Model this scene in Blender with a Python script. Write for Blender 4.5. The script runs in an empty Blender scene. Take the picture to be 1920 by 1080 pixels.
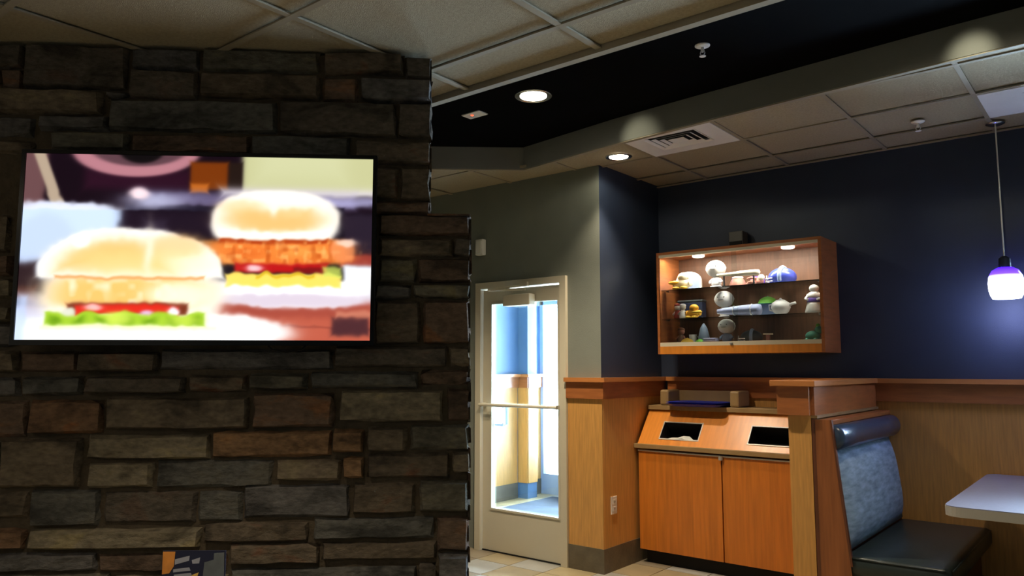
import bpy, bmesh, math, random
import numpy as np
from mathutils import Vector, Matrix
PI = math.pi
C = bpy.context.scene.collection
sc = bpy.context.scene

# ------------------------------------------------------------------ camera
# world X runs along the back wall, world Y towards it, floor at z = 0 (metres)
cam_data = bpy.data.cameras.new('camera')
cam_data.sensor_width = 36.0
cam_data.lens = 36.0 * 1430.0 / 1920.0
cam_data.clip_start = 0.05
cam = bpy.data.objects.new('camera', cam_data)
cam.location = (0, 0, 1.40)
cam.rotation_euler = (math.radians(90 + 5.988), 0, math.radians(39.2))
C.objects.link(cam)
sc.camera = cam

# ------------------------------------------------------------------ colour management
sc.view_settings.view_transform = 'Standard'
sc.view_settings.look = 'None'
sc.view_settings.gamma = 1.0
sc.view_settings.use_curve_mapping = False
sc.view_settings.exposure = 0.0

# ------------------------------------------------------------------ daylight outside (overcast sky)
w = bpy.data.worlds.new('world'); sc.world = w; w.use_nodes = True
bg = w.node_tree.nodes['Background']
bg.inputs[0].default_value = (0.62, 0.80, 1.0, 1); bg.inputs[1].default_value = 30.0

# ------------------------------------------------------------------ lamps of the restaurant and added fill lights
def area(name, loc, rot, size, size_y, power, col):
    l = bpy.data.lights.new(name, 'AREA'); l.shape = 'RECTANGLE'; l.size = size; l.size_y = size_y
    l.energy = power; l.color = col
    o = bpy.data.objects.new(name, l); o.location = loc; o.rotation_euler = rot; C.objects.link(o); return o
def spot(name, loc, power, col, deg=120, blend=0.6, rad=0.04, rot=(0, 0, 0)):
    l = bpy.data.lights.new(name, 'SPOT'); l.energy = power; l.color = col
    l.spot_size = math.radians(deg); l.spot_blend = blend; l.shadow_soft_size = rad
    o = bpy.data.objects.new(name, l); o.location = loc; o.rotation_euler = rot; C.objects.link(o); return o
WARM = (1.0, 0.84, 0.62); COOL = (0.55, 0.75, 1.0)
# fill lights added unseen behind the camera to brighten the room
area('dining_fill_light', (-1.2, -1.2, 2.45), (0, 0, 0), 1.2, 1.2, 7, (1.0, 0.86, 0.66))
area('rear_fill_light', (-2.4, -1.9, 2.45), (0, 0, 0), 1.0, 1.0, 9, (1.0, 0.84, 0.62))
area('front_fill_light', (-2.2, -2.9, 1.5), (math.radians(90), 0, 0), 3.4, 1.3, 4, (1.0, 0.88, 0.70))  # fill added for ceiling and stones; no window stands here
# downlights inside their cans (the ones in view, the next of the same rows, one added): a beam and its weak wide spill
def can(x, y, z, beam, deg, spill):
    if beam: spot('downlight_lamp', (x, y, z), beam, WARM, deg, 0.7)
    if spill: spot('downlight_spill', (x, y, z - 0.03), spill, (1.0, 0.90, 0.66), 172, 0.25, 0.03)
can(-2.683, 3.491, 2.985, 215, 112, 2)
can(-0.46, 3.50, 2.985, 80, 96, 2)
can(-2.683, 4.456, 2.835, 82, 96, 5)
can(-4.3, 3.2, 2.985, 60, 110, 0)
can(-1.50, 0.62, 2.50, 92, 90, 0)  # unseen lamp added to brighten the lower stones of the pillar
# extra narrow spots added at the cans, aimed to put scallops on the fascia
for (ax, ay), (tx, ty) in (((-2.62, 3.53), (-2.34, 4.14)), ((-0.46, 3.50), (-0.50, 3.99))):
    d = Vector((tx - ax, ty - ay, 2.845 - 2.985))
    spot('added_scallop_spot', (ax, ay, 2.985), 15, (1.0, 0.95, 0.68), 28, 1.0, 0.03, d.to_track_quat('-Z', 'Y').to_euler())
# daylight falling in through the window on the back wall
area('window_daylight', (0.45, 5.62, 1.76), (math.radians(-90), 0, 0), 1.6, 0.75, 200, COOL)
# daylight of the glazed street front, falling into the vestibule
area('street_daylight', (-4.2, 7.3, 1.5), (math.radians(-90), 0, 0), 2.2, 2.2, 2000, (0.62, 0.80, 1.0))
spot('vestibule_fill_spot', (-4.1, 5.55, 2.43), 35, (0.8, 0.9, 1.0), 160, 0.6, 0.12)  # added lamp that brightens the vestibule

# ------------------------------------------------------------------ helpers
def tag(o, label=None, cat=None, group=None, kind=None):
    if label: o['label'] = label
    if cat: o['category'] = cat
    if group: o['group'] = group
    if kind: o['kind'] = kind
    return o
def obj(name, bm, m=None, parent=None, smooth=False):
    me = bpy.data.meshes.new(name)
    bmesh.ops.recalc_face_normals(bm, faces=bm.faces[:])
    bm.to_mesh(me); bm.free()
    if m: me.materials.append(m)
    if smooth:
        for p in me.polygons: p.use_smooth = True
    o = bpy.data.objects.new(name, me); C.objects.link(o)
    if parent: o.parent = parent
    return o
def empty(name, loc, rotz=0, label=None, cat=None, group=None, kind=None):
    o = bpy.data.objects.new(name, None); o.location = loc; o.rotation_euler = (0, 0, rotz)
    o.empty_display_size = 0.1; C.objects.link(o)
    return tag(o, label, cat, group, kind)
def struct(name, bm, m, parent=None, smooth=False):
    o = obj(name, bm, m, parent, smooth)
    if not parent: o['kind'] = 'structure'
    return o
def bx(bm, x0, y0, z0, x1, y1, z1, bev=0.0):
    """an axis aligned box added to a bmesh"""
    r = bmesh.ops.create_cube(bm, size=1.0)
    vs = r['verts']
    for v in vs:
        v.co = Vector(((x0 + x1) / 2 + v.co.x * (x1 - x0), (y0 + y1) / 2 + v.co.y * (y1 - y0), (z0 + z1) / 2 + v.co.z * (z1 - z0)))
    if bev > 0:
        es = list({e for v in vs for e in v.link_edges})
        bmesh.ops.bevel(bm, geom=es, offset=bev, segments=2, affect='EDGES', profile=0.5)
    return bm
def box(*a, bev=0.0):
    return bx(bmesh.new(), *a, bev=bev)
def prism(bm, pts, axis, a0, a1):
    """closed polygon pts (2D) extruded along axis 0/1/2"""
    def mk(p, a):
        if axis == 0: return (a, p[0], p[1])
        if axis == 1: return (p[0], a, p[1])
        return (p[0], p[1], a)
    v0 = [bm.verts.new(mk(p, a0)) for p in pts]; v1 = [bm.verts.new(mk(p, a1)) for p in pts]
    n = len(pts)
    bm.faces.new(v0); bm.faces.new(v1)
    for i in range(n): bm.faces.new((v0[i], v0[(i + 1) % n], v1[(i + 1) % n], v1[i]))
    return bm
def lathe(bm, prof, cx=0, cy=0, cz=0, n=28, cap=True):
    """profile [(radius, z)] spun about the z axis"""
    rings = []
    for r, z in prof:
        rings.append([bm.verts.new((cx + r * math.cos(2 * PI * k / n), cy + r * math.sin(2 * PI * k / n), cz + z)) for k in range(n)])
    for a, b in zip(rings, rings[1:]):
        for k in range(n): bm.faces.new((a[k], a[(k + 1) % n], b[(k + 1) % n], b[k]))
    if cap:
        bm.faces.new(rings[0]); bm.faces.new(rings[-1])
    return bm
def tube(bm, pts, r, n=8):
    """round bar through a list of points"""
    pts = [Vector(p) for p in pts]; rings = []
    for i, p in enumerate(pts):
        d = (pts[min(i + 1, len(pts) - 1)] - pts[max(i - 1, 0)]).normalized()
        a = d.orthogonal().normalized() if i == 0 else (rings[-1][0] - d * rings[-1][0].dot(d)).normalized()
        rings.append((a, d.cross(a), p))
    vr = [[bm.verts.new(p + (a * math.cos(2 * PI * k / n) + b * math.sin(2 * PI * k / n)) * r) for k in range(n)] for a, b, p in rings]
    for u, v in zip(vr, vr[1:]):
        for k in range(n): bm.faces.new((u[k], u[(k + 1) % n], v[(k + 1) % n], v[k]))
    bm.faces.new(vr[0]); bm.faces.new(vr[-1])
    return bm
def ball(bm, c, s, seg=18, rot=None):
    """ellipsoid, centre c, half sizes s"""
    m = Matrix.Translation(c)
    if rot: m = m @ rot
    m = m @ Matrix.Diagonal((s[0], s[1], s[2], 1))
    bmesh.ops.create_uvsphere(bm, u_segments=seg, v_segments=seg // 2 + 1, radius=1.0, matrix=m)
    return bm

# ------------------------------------------------------------------ materials
def lin(c):
    return tuple(((v / 255) / 12.92 if v / 255 <= 0.04045 else ((v / 255 + 0.055) / 1.055) ** 2.4) for v in c)
def mat(name, col, rough=0.5, metal=0.0, var=0.0, scale=8.0, stretch=(1, 1, 1), bump=0.0, bscale=60.0, spec=0.5, coat=0.0, col2=None, detail=4.0, emit=None, estr=0.0):
    m = bpy.data.materials.new(name); m.use_nodes = True
    nt = m.node_tree; b = nt.nodes['Principled BSDF']
    b.inputs['Roughness'].default_value = rough; b.inputs['Metallic'].default_value = metal
    b.inputs['Specular IOR Level'].default_value = spec; b.inputs['Coat Weight'].default_value = coat
    c = tuple(col) + (1,)
    tc = nt.nodes.new('ShaderNodeTexCoord'); mp = nt.nodes.new('ShaderNodeMapping')
    mp.inputs['Scale'].default_value = stretch; nt.links.new(tc.outputs['Object'], mp.inputs[0])
    if var > 0 or col2:
        nz = nt.nodes.new('ShaderNodeTexNoise'); nz.inputs['Scale'].default_value = scale; nz.inputs['Detail'].default_value = detail
        nt.links.new(mp.outputs[0], nz.inputs[0])
        rp = nt.nodes.new('ShaderNodeValToRGB')
        rp.color_ramp.elements[0].position = 0.3; rp.color_ramp.elements[1].position = 0.7
        a = tuple(v * (1 - var) for v in col) + (1,)
        bcol = (tuple(col2) + (1,)) if col2 else tuple(min(1, v * (1 + var)) for v in col) + (1,)
        rp.color_ramp.elements[0].color = a; rp.color_ramp.elements[1].color = bcol
        nt.links.new(nz.outputs[0], rp.inputs[0]); nt.links.new(rp.outputs[0], b.inputs['Base Color'])
    else:
        b.inputs['Base Color'].default_value = c
    if bump > 0:
        n2 = nt.nodes.new('ShaderNodeTexNoise'); n2.inputs['Scale'].default_value = bscale; n2.inputs['Detail'].default_value = 5
        nt.links.new(mp.outputs[0], n2.inputs[0])
        bp = nt.nodes.new('ShaderNodeBump'); bp.inputs['Strength'].default_value = bump; bp.inputs['Distance'].default_value = 0.01
        nt.links.new(n2.outputs[0], bp.inputs['Height']); nt.links.new(bp.outputs[0], b.inputs['Normal'])
    if emit:
        b.inputs['Emission Color'].default_value = tuple(emit) + (1,); b.inputs['Emission Strength'].default_value = estr
    return m
def glass_mat(name, tint, gloss=0.06):
    m = bpy.data.materials.new(name); m.use_nodes = True; nt = m.node_tree
    nt.nodes.remove(nt.nodes['Principled BSDF']); out = nt.nodes['Material Output']
    t = nt.nodes.new('ShaderNodeBsdfTransparent'); t.inputs[0].default_value = tuple(tint) + (1,)
    g = nt.nodes.new('ShaderNodeBsdfGlossy'); g.inputs['Roughness'].default_value = 0.02
    f = nt.nodes.new('ShaderNodeFresnel'); f.inputs[0].default_value = 1.45
    mx = nt.nodes.new('ShaderNodeMixShader')
    nt.links.new(f.outputs[0], mx.inputs[0]); nt.links.new(t.outputs[0], mx.inputs[1]); nt.links.new(g.outputs[0], mx.inputs[2])
    nt.links.new(mx.outputs[0], out.inputs[0]); return m
def emis(name, col, s):
    m = bpy.data.materials.new(name); m.use_nodes = True; nt = m.node_tree
    nt.nodes.remove(nt.nodes['Principled BSDF'])
    e = nt.nodes.new('ShaderNodeEmission'); e.inputs[0].default_value = tuple(col) + (1,); e.inputs[1].default_value = s
    nt.links.new(e.outputs[0], nt.nodes['Material Output'].inputs[0]); return m

WOOD_ST = (14, 14, 0.9)
M = dict(
    tile=mat('acoustic_tile', (0.40, 0.335, 0.225), 0.95, var=0.12, scale=90, bump=0.45, bscale=300),
    grid=mat('ceiling_grid', (0.33, 0.28, 0.20), 0.6, var=0.04),
    black=mat('black_paint', (0.0016, 0.0016, 0.002), 0.95, spec=0.05, var=0.1, scale=3),
    fascia=mat('fascia_paint', (0.22, 0.22, 0.20), 0.75, var=0.05, scale=4, bump=0.1, bscale=200),
    slate=mat('slate_green_paint', (0.19, 0.205, 0.175), 0.7, var=0.05, scale=5, bump=0.12, bscale=220),
    navy=mat('navy_paint', (0.022, 0.034, 0.066), 0.6, var=0.08, scale=4, bump=0.1, bscale=220),
    blue=mat('vestibule_blue_paint', (0.09, 0.175, 0.31), 0.6, var=0.06, scale=4),
    maple=mat('maple_laminate', (0.60, 0.30, 0.08), 0.45, var=0.14, scale=6, stretch=WOOD_ST, bump=0.04, bscale=60),
    cherry=mat('cherry_wood', (0.36, 0.12, 0.035), 0.35, var=0.18, scale=5, stretch=(1.2, 1.2, 10), bump=0.04, bscale=60),
    cherry_cap=mat('cherry_cap', (0.50, 0.19, 0.055), 0.3, var=0.12, scale=5, stretch=(1, 1, 10)),
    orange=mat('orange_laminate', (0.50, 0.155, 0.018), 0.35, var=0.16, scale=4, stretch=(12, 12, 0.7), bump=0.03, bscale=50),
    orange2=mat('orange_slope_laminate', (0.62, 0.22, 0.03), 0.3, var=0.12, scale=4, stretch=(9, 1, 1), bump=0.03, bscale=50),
    edge=mat('tan_edge_band', (0.27, 0.17, 0.07), 0.5, var=0.1, scale=10),
    dark_wood=mat('dark_stained_wood', (0.13, 0.042, 0.018), 0.4, var=0.2, scale=4, stretch=(12, 12, 0.8)),
    caseback=mat('case_back_board', (0.13, 0.058, 0.03), 0.5, var=0.2, scale=5, stretch=(10, 1, 1)),
    panelwood=mat('bench_end_wood', (0.30, 0.10, 0.03), 0.4, var=0.25, scale=4, stretch=(9, 9, 0.6)),
    base=mat('base_tile', (0.13, 0.105, 0.07), 0.5, var=0.15, scale=12, bump=0.15, bscale=60),
    grout=mat('floor_grout', (0.30, 0.26, 0.20), 0.9, var=0.1),
    cream=mat('cream_metal', (0.60, 0.54, 0.41), 0.45, var=0.03, scale=3),
    greymetal=mat('grey_door_metal', (0.30, 0.34, 0.40), 0.4, var=0.05),
    chrome=mat('chrome', (0.75, 0.74, 0.72), 0.18, metal=1.0, var=0.03),
    brushed=mat('brushed_strip', (0.40, 0.37, 0.33), 0.5, metal=0.5, var=0.05, scale=20),
    white=mat('white_metal', (0.86, 0.84, 0.84), 0.5, var=0.03),
    whitepl=mat('white_plastic', (0.75, 0.73, 0.68), 0.45, var=0.03),
    dark=mat('black_interior', (0.004, 0.004, 0.004), 0.8, var=0.1),
    gloss=mat('glossy_black_plastic', (0.004, 0.004, 0.005), 0.22, var=0.1, spec=0.25),
    paper=mat('paper', (0.55, 0.56, 0.52), 0.8, var=0.06),
    tray=mat('navy_tray', (0.02, 0.035, 0.36), 0.35, var=0.1),
    vinyl=mat('navy_vinyl', (0.035, 0.065, 0.13), 0.28, var=0.1, scale=14, bump=0.08, bscale=90, coat=0.2),
    seatv=mat('dark_green_vinyl', (0.022, 0.034, 0.034), 0.35, var=0.12, scale=14, bump=0.06, bscale=90),
    fabric=mat('blue_pattern_fabric', (0.20, 0.32, 0.47), 0.7, scale=9, stretch=(1, 1, 4.5), col2=(0.38, 0.53, 0.68), var=0.2, bump=0.2, bscale=120, detail=8),
    table=mat('grey_laminate', (0.24, 0.24, 0.31), 0.4, var=0.06, scale=60),
    tedge=mat('table_edge', (0.45, 0.42, 0.37), 0.5, var=0.05),
    mat_=mat('rubber_mat', (0.012, 0.017, 0.028), 0.9, col2=(0.05, 0.075, 0.12), var=0.3, scale=3, detail=5),
    mortar=mat('mortar', (0.075, 0.056, 0.034), 0.95, var=0.2, scale=30, bump=0.5, bscale=90),
    glass=glass_mat('clear_glass', (0.94, 0.97, 0.97)),
    shelfglass=glass_mat('shelf_glass', (0.94, 0.97, 0.96)),
    bulb=emis('lamp_face', (1.0, 0.90, 0.74), 14.0),
    caselamp=emis('case_lamp_face', (1.0, 0.88, 0.66), 5.0),
)
# stone colours
SC = [(0.070, 0.054, 0.038), (0.092, 0.072, 0.050), (0.058, 0.048, 0.038), (0.080, 0.053, 0.037), (0.075, 0.068, 0.052), (0.062, 0.060, 0.054), (0.120, 0.100, 0.068), (0.135, 0.078, 0.040), (0.105, 0.060, 0.034), (0.066, 0.062, 0.060)]
PATCH = [(0.15, 0.075, 0.045), (0.20, 0.16, 0.10), (0.11, 0.075, 0.055), (0.20, 0.095, 0.045), (0.17, 0.145, 0.085), (0.12, 0.11, 0.09), (0.27, 0.22, 0.12), (0.30, 0.15, 0.06), (0.26, 0.11, 0.045), (0.13, 0.12, 0.115)]
def stone_mat(name, c, patch):
    m = bpy.data.materials.new(name); m.use_nodes = True; nt = m.node_tree; b = nt.nodes['Principled BSDF']
    b.inputs['Roughness'].default_value = 0.82; b.inputs['Specular IOR Level'].default_value = 0.3
    N = nt.nodes.new; L = nt.links.new
    tc = N('ShaderNodeTexCoord'); oi = N('ShaderNodeObjectInfo'); mp = N('ShaderNodeMapping'); mu = N('ShaderNodeMath'); mu.operation = 'MULTIPLY'; mu.inputs[1].default_value = 40
    L(oi.outputs['Random'], mu.inputs[0]); L(mu.outputs[0], mp.inputs['Location']); L(tc.outputs['Object'], mp.inputs[0]); mp.inputs['Scale'].default_value = (1, 1, 1.9)
    n1 = N('ShaderNodeTexNoise'); n1.inputs['Scale'].default_value = 5.5; n1.inputs['Detail'].default_value = 5; n1.inputs['Roughness'].default_value = 0.55; n1.inputs['Distortion'].default_value = 0.6
    rp = N('ShaderNodeValToRGB'); e = rp.color_ramp.elements
    e[0].position = 0.34; e[0].color = tuple(v * 0.55 for v in c) + (1,); e[1].position = 0.66; e[1].color = tuple(patch) + (1,)
    x = e.new(0.47); x.color = tuple(v * 1.25 for v in c) + (1,); x = e.new(0.57); x.color = tuple(v * 1.5 for v in c) + (1,)
    L(mp.outputs[0], n1.inputs[0]); L(n1.outputs[0], rp.inputs[0])
    n2 = N('ShaderNodeTexNoise'); n2.inputs['Scale'].default_value = 38; n2.inputs['Detail'].default_value = 6; L(mp.outputs[0], n2.inputs[0])
    mr = N('ShaderNodeMapRange'); mr.inputs[1].default_value = 0.3; mr.inputs[2].default_value = 0.7; mr.inputs[3].default_value = 0.68; mr.inputs[4].default_value = 1.3; L(n2.outputs[0], mr.inputs[0])
    mx = N('ShaderNodeVectorMath'); mx.operation = 'SCALE'; L(rp.outputs[0], mx.inputs[0]); L(mr.outputs[0], mx.inputs['Scale']); L(mx.outputs[0], b.inputs['Base Color'])
    n3 = N('ShaderNodeTexNoise'); n3.inputs['Scale'].default_value = 14; n3.inputs['Detail'].default_value = 7; n3.inputs['Roughness'].default_value = 0.62; L(mp.outputs[0], n3.inputs[0])
    bp = N('ShaderNodeBump'); bp.inputs['Strength'].default_value = 0.9; bp.inputs['Distance'].default_value = 0.022; L(n3.outputs[0], bp.inputs['Height']); L(bp.outputs[0], b.inputs['Normal'])
    return m
STONE = [stone_mat('ledge_stone_%s' % n, tuple(v * 1.25 for v in c), pc) for n, c, pc in zip(('umber', 'tan', 'charcoal', 'russet', 'olive', 'slate', 'sand', 'amber', 'rust', 'steel'), SC, PATCH)]
FT = [mat('floor_tile_%s' % n, c, 0.35, var=0.14, scale=5, bump=0.08, bscale=30)
      for n, c in zip(('sand', 'ochre', 'grey', 'taupe'), [(0.42, 0.34, 0.19), (0.36, 0.29, 0.17), (0.38, 0.37, 0.33), (0.27, 0.22, 0.15)])]

# ================================================================== THE SETTING
YB, YD, XR = 5.45, 4.57, -2.92        # back wall, door wall, return wall
XL, XE, YF = -5.42, 2.6, -3.0         # left wall, right wall, wall behind the camera
ZR, ZL, ZS = 2.852, 2.52, 3.012       # right ceiling, left (lower) ceiling, recess slab
random.seed(4)

# floor slab with stone-look tiles: tiles of the visible patches one by one, the rest joined
fl = struct('floor', box(XL - 0.2, YF - 0.2, -0.12, XE + 0.2, 7.3, -0.006), M['grout'])
TS = 0.305
cache = {}
def floor_tile(x0, y0, x1, y1):
    o = bpy.data.objects.new('tile', None)
    key = (round(x1 - x0, 3), round(y1 - y0, 3), random.randrange(4))
    if key not in cache:
        bm = box(-(x1 - x0) / 2, -(y1 - y0) / 2, -0.006, (x1 - x0) / 2, (y1 - y0) / 2, 0.0, bev=0.0015)
        t = obj('tile', bm, FT[key[2]]); cache[key] = t
    else:
        t = cache[key].copy(); C.objects.link(t)
    t.location = ((x0 + x1) / 2, (y0 + y1) / 2, 0); t.parent = fl
    bpy.data.objects.remove(o)
rest = bmesh.new()
ix0, iy0 = -5.40, -2.98
for i in range(27):
    for j in range(34):
        x0 = ix0 + i * TS + 0.003; y0 = iy0 + j * TS + 0.003; x1 = x0 + TS - 0.006; y1 = y0 + TS - 0.006
        cx, cy = (x0 + x1) / 2, (y0 + y1) / 2
        vis = (-4.7 < cx < -1.9 and 3.5 < cy < 5.2) or (-5.4 < cx < -2.9 and 4.4 < cy < 7.1)
        if cx > -1.2 and cy > 5.6 or (cx > -2.9 and cy > 5.45): continue
        if vis: floor_tile(x0, y0, x1, y1)
        else: bx(rest, x0, y0, -0.006, x1, y1, 0.0)
rt = obj('distant_tiles', rest, FT[1], fl); rt['kind'] = 'stuff'

# walls -------------------------------------------------------------
# door wall: opening x -4.08..-3.21, z 0..2.075
bm = bmesh.new()
bx(bm, XL, YD, 0, -4.08, YD + 0.12, 2.95); bx(bm, -3.21, YD, 0, XR, YD + 0.12, 2.95); bx(bm, -4.08, YD, 2.075, -3.21, YD + 0.12, 2.95)
wd = struct('wall_door', bm, M['slate'])
wr = struct('wall_return', box(XR - 0.22, YD + 0.12, 0, XR + 0.001, YB + 0.12, 2.95), M['navy'])
bx_ = bmesh.new(); bx(bx_, XR, YD + 0.0005, 0, XR + 0.001, YD + 0.12, 2.95)
obj('corner_return', bx_, M['navy'], wr)
# back wall with window opening x -0.455..1.35, z 1.355..2.15
bm = bmesh.new()
bx(bm, XR, YB, 0, XE, YB + 0.15, 1.355); bx(bm, XR, YB, 2.15, XE, YB + 0.15, 2.95)
bx(bm, XR, YB, 1.355, -0.455, YB + 0.15, 2.15); bx(bm, 1.35, YB, 1.355, XE, YB + 0.15, 2.15)
wb = struct('wall_back', bm, M['navy'])
struct('wall_left', box(XL - 0.15, YF, 0, XL, YD + 0.12, 3.0), M['slate'])
struct('wall_right', box(XE, YF, 0, XE + 0.15, YB + 0.15, 3.1), M['slate'])
struct('wall_behind', box(XL - 0.15, YF - 0.15, 0, XE + 0.15, YF, 3.0), M['slate'])

# window in the back wall
wn = empty('window_1', (0.45, YB, 1.355), kind='structure')
def rel(bm, o):
    bmesh.ops.translate(bm, verts=bm.verts[:], vec=-Vector(o.location)); return bm
bm = bmesh.new()
for a in ((-0.455, 1.355, -0.405, 2.15), (1.30, 1.355, 1.35, 2.15), (-0.405, 1.355, 1.30, 1.40), (-0.405, 2.105, 1.30, 2.15), (0.42, 1.40, 0.46, 2.105)):
    bx(bm, a[0], YB - 0.012, a[1], a[2], YB + 0.06, a[3])
obj('window_frame', rel(bm, wn), M['greymetal'], wn)
obj('pane', rel(box(-0.405, YB + 0.03, 1.40, 0.42, YB + 0.036, 2.105), wn), M['glass'], wn)
obj('pane', rel(box(0.46, YB + 0.03, 1.40, 1.30, YB + 0.036, 2.105), wn), M['glass'], wn)

# wainscot panels + chair rails (z 0.165 .. 1.18 panels, 1.18..1.30 band, cap to 1.333)
def seg_boxes(axis, p, s0, s1, nsign, corner=False):
    """returns four bmeshes for a wall face at coordinate p, spanning s0..s1, normal sign nsign"""
    r = []
    for d, z0, z1 in ((0.012, 0.165, 1.185), (0.034, 1.185, 1.302), (0.062, 1.302, 1.332), (0.016, 0.0, 0.165)):
        lo, hi = sorted((p, p + nsign * d))
        e = d if corner else 0
        r.append(box(s0, lo, z0, s1 + e, hi, z1) if axis == 1 else box(lo, s0, z0, hi, s1, z1))
    return r
def wainscot(axis, p, s0, s1, nsign, tn, parent=None, seams=(), corner=False):
    a, b, c, d = seg_boxes(axis, p, s0, s1, nsign, corner)
    t = empty('trim_%d' % tn, (0, 0, 0), kind='structure')
    cuts = [s0] + list(seams) + [s1 + (0.012 if corner else 0)]
    a.free()
    for u, v in zip(cuts, cuts[1:]):
        g = 0.0015; lo, hi = sorted((p, p + nsign * 0.012))
        q = box(u + g, lo, 0.165, v - g, hi, 1.185) if axis == 1 else box(lo, u + g, 0.165, hi, v - g, 1.185)
        obj('panel', q, M['maple'], t)
    obj('rail_band', b, M['cherry'], t); obj('rail_cap', c, M['cherry_cap'], t)
    o = struct('baseboard_%s' % ['door', 'return', 'back', 'vestibule', 'street'][tn - 1], d, M['base'])
    return t
wainscot(1, YD, -3.20, XR + 0.001, -1, 1, corner=True)
wainscot(0, XR + 0.001, YD, YB, 1, 2)
wainscot(1, YB, XR + 0.07, XE, -1, 3, seams=(-1.36, -0.14, 1.08))

# door frame, leaf, closer, bar, handle --------------------------------
dr = empty('door_1', (-3.58, YD, 0), kind='structure')
def D(name, bm, m, par=None): return obj(name, rel(bm, dr), m, par or dr)
bm = bmesh.new()
bx(bm, -4.02, YD - 0.03, 0, -3.965, YD + 0.12, 2.075); bx(bm, -3.195, YD - 0.03, 0, -3.14, YD + 0.12, 2.075)
bx(bm, -3.965, YD - 0.03, 2.025, -3.195, YD + 0.12, 2.075)
D('door_frame', bm, M['cream'])
bm = bmesh.new()
bx(bm, -3.96, YD + 0.0, 0.012, -3.872, YD + 0.045, 2.015); bx(bm, -3.222, YD + 0.0, 0.012, -3.20, YD + 0.045, 2.015)
bx(bm, -3.872, YD + 0.0, 0.012, -3.222, YD + 0.045, 0.315); bx(bm, -3.872, YD + 0.0, 1.915, -3.222, YD + 0.045, 2.015)
leaf = D('door_leaf', bm, M['cream'])
bm = bmesh.new()
bx(bm, -3.88, YD - 0.008, 0.315, -3.214, YD + 0.0, 0.33); bx(bm, -3.88, YD - 0.008, 1.90, -3.214, YD + 0.0, 1.915)
bx(bm, -3.88, YD - 0.008, 0.33, -3.866, YD + 0.0, 1.90); bx(bm, -3.228, YD - 0.008, 0.33, -3.214, YD + 0.0, 1.90)
D('glazing_bead', bm, M['cream'], leaf)
D('pane', box(-3.872, YD + 0.018, 0.315, -3.222, YD + 0.026, 1.915), M['glass'], leaf)
bm = tube(bmesh.new(), [(-3.955, YD - 0.055, 1.115), (-3.205, YD - 0.055, 1.115)], 0.012, 10)
bx(bm, -3.95, YD - 0.055, 1.10, -3.925, YD, 1.13); bx(bm, -3.22, YD - 0.055, 1.10, -3.205, YD, 1.13)
D('push_bar', bm, M['cream'], leaf)
bm = tube(bmesh.new(), [(-3.80, YD + 0.05, 0.96), (-3.80, YD + 0.10, 0.96), (-3.80, YD + 0.10, 1.10), (-3.80, YD + 0.05, 1.10)], 0.011, 10)
bx(bm, -3.875, YD + 0.04, 0.95, -3.79, YD + 0.052, 0.965); bx(bm, -3.875, YD + 0.04, 1.095, -3.79, YD + 0.052, 1.11)
D('pull_handle', bm, M['greymetal'], leaf)
bm = box(-3.69, YD - 0.085, 1.872, -3.43, YD - 0.009, 1.958, bev=0.006)
clo = D('door_closer', bm, M['cream'])
bm = tube(bmesh.new(), [(-3.50, YD - 0.045, 1.995), (-3.80, YD - 0.13, 2.0)], 0.010, 6)
tube(bm, [(-3.80, YD - 0.13, 2.0), (-3.52, YD - 0.035, 2.03)], 0.009, 6); bx(bm, -3.56, YD - 0.05, 2.02, -3.48, YD - 0.02, 2.05)
D('closer_arm', bm, M['cream'], clo)
D('door_sweep', box(-3.96, YD - 0.004, 0.002, -3.20, YD + 0.05, 0.012), M['dark'])

dr.location.x -= 0.062

# vestibule behind the door ----------------------------------------------
XV = -5.30; YV = 7.0
struct('wall_vestibule', box(XV - 0.12, YD + 0.12, 0, XV, YV + 0.12, 2.6), M['blue'])
pil = struct('wall_pilaster', box(XV, 6.61, 0, XV + 0.13, 6.77, 2.5), M['blue'])
bx1 = box(XV + 0.13, 6.595, 1.185, XV + 0.145, 6.785, 1.302); obj('rail_band', bx1, M['cherry'], pil)
obj('panel', box(XV + 0.13, 6.61, 0.165, XV + 0.14, 6.77, 1.185), M['maple'], pil)
obj('panel', box(XV, 6.598, 0.165, XV + 0.13, 6.61, 1.185), M['maple'], pil)
obj('rail_band', box(XV, 6.586, 1.185, XV + 0.145, 6.61, 1.302), M['cherry'], pil)
obj('rail_cap', box(XV, 6.57, 1.302, XV + 0.17, 6.79, 1.332), M['cherry_cap'], pil)
wainscot(0, XV, YD + 0.12, 6.58, 1, 4)
wainscot(0, XV, 6.79, YV, 1, 5)
struct('wall_vestibule_inner', box(XR - 0.228, YD + 0.121, 0, XR - 0.2205, YV, 2.5), M['blue'])
struct('wall_vestibule_side', box(XR - 0.21, YB + 0.12, 0, XR, YV + 0.12, 2.6), M['slate'])
vc = struct('ceiling_vestibule', box(XV - 0.12, YD + 0.12, 2.5, XR, YV + 0.12, 2.6), M['tile'])
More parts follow.
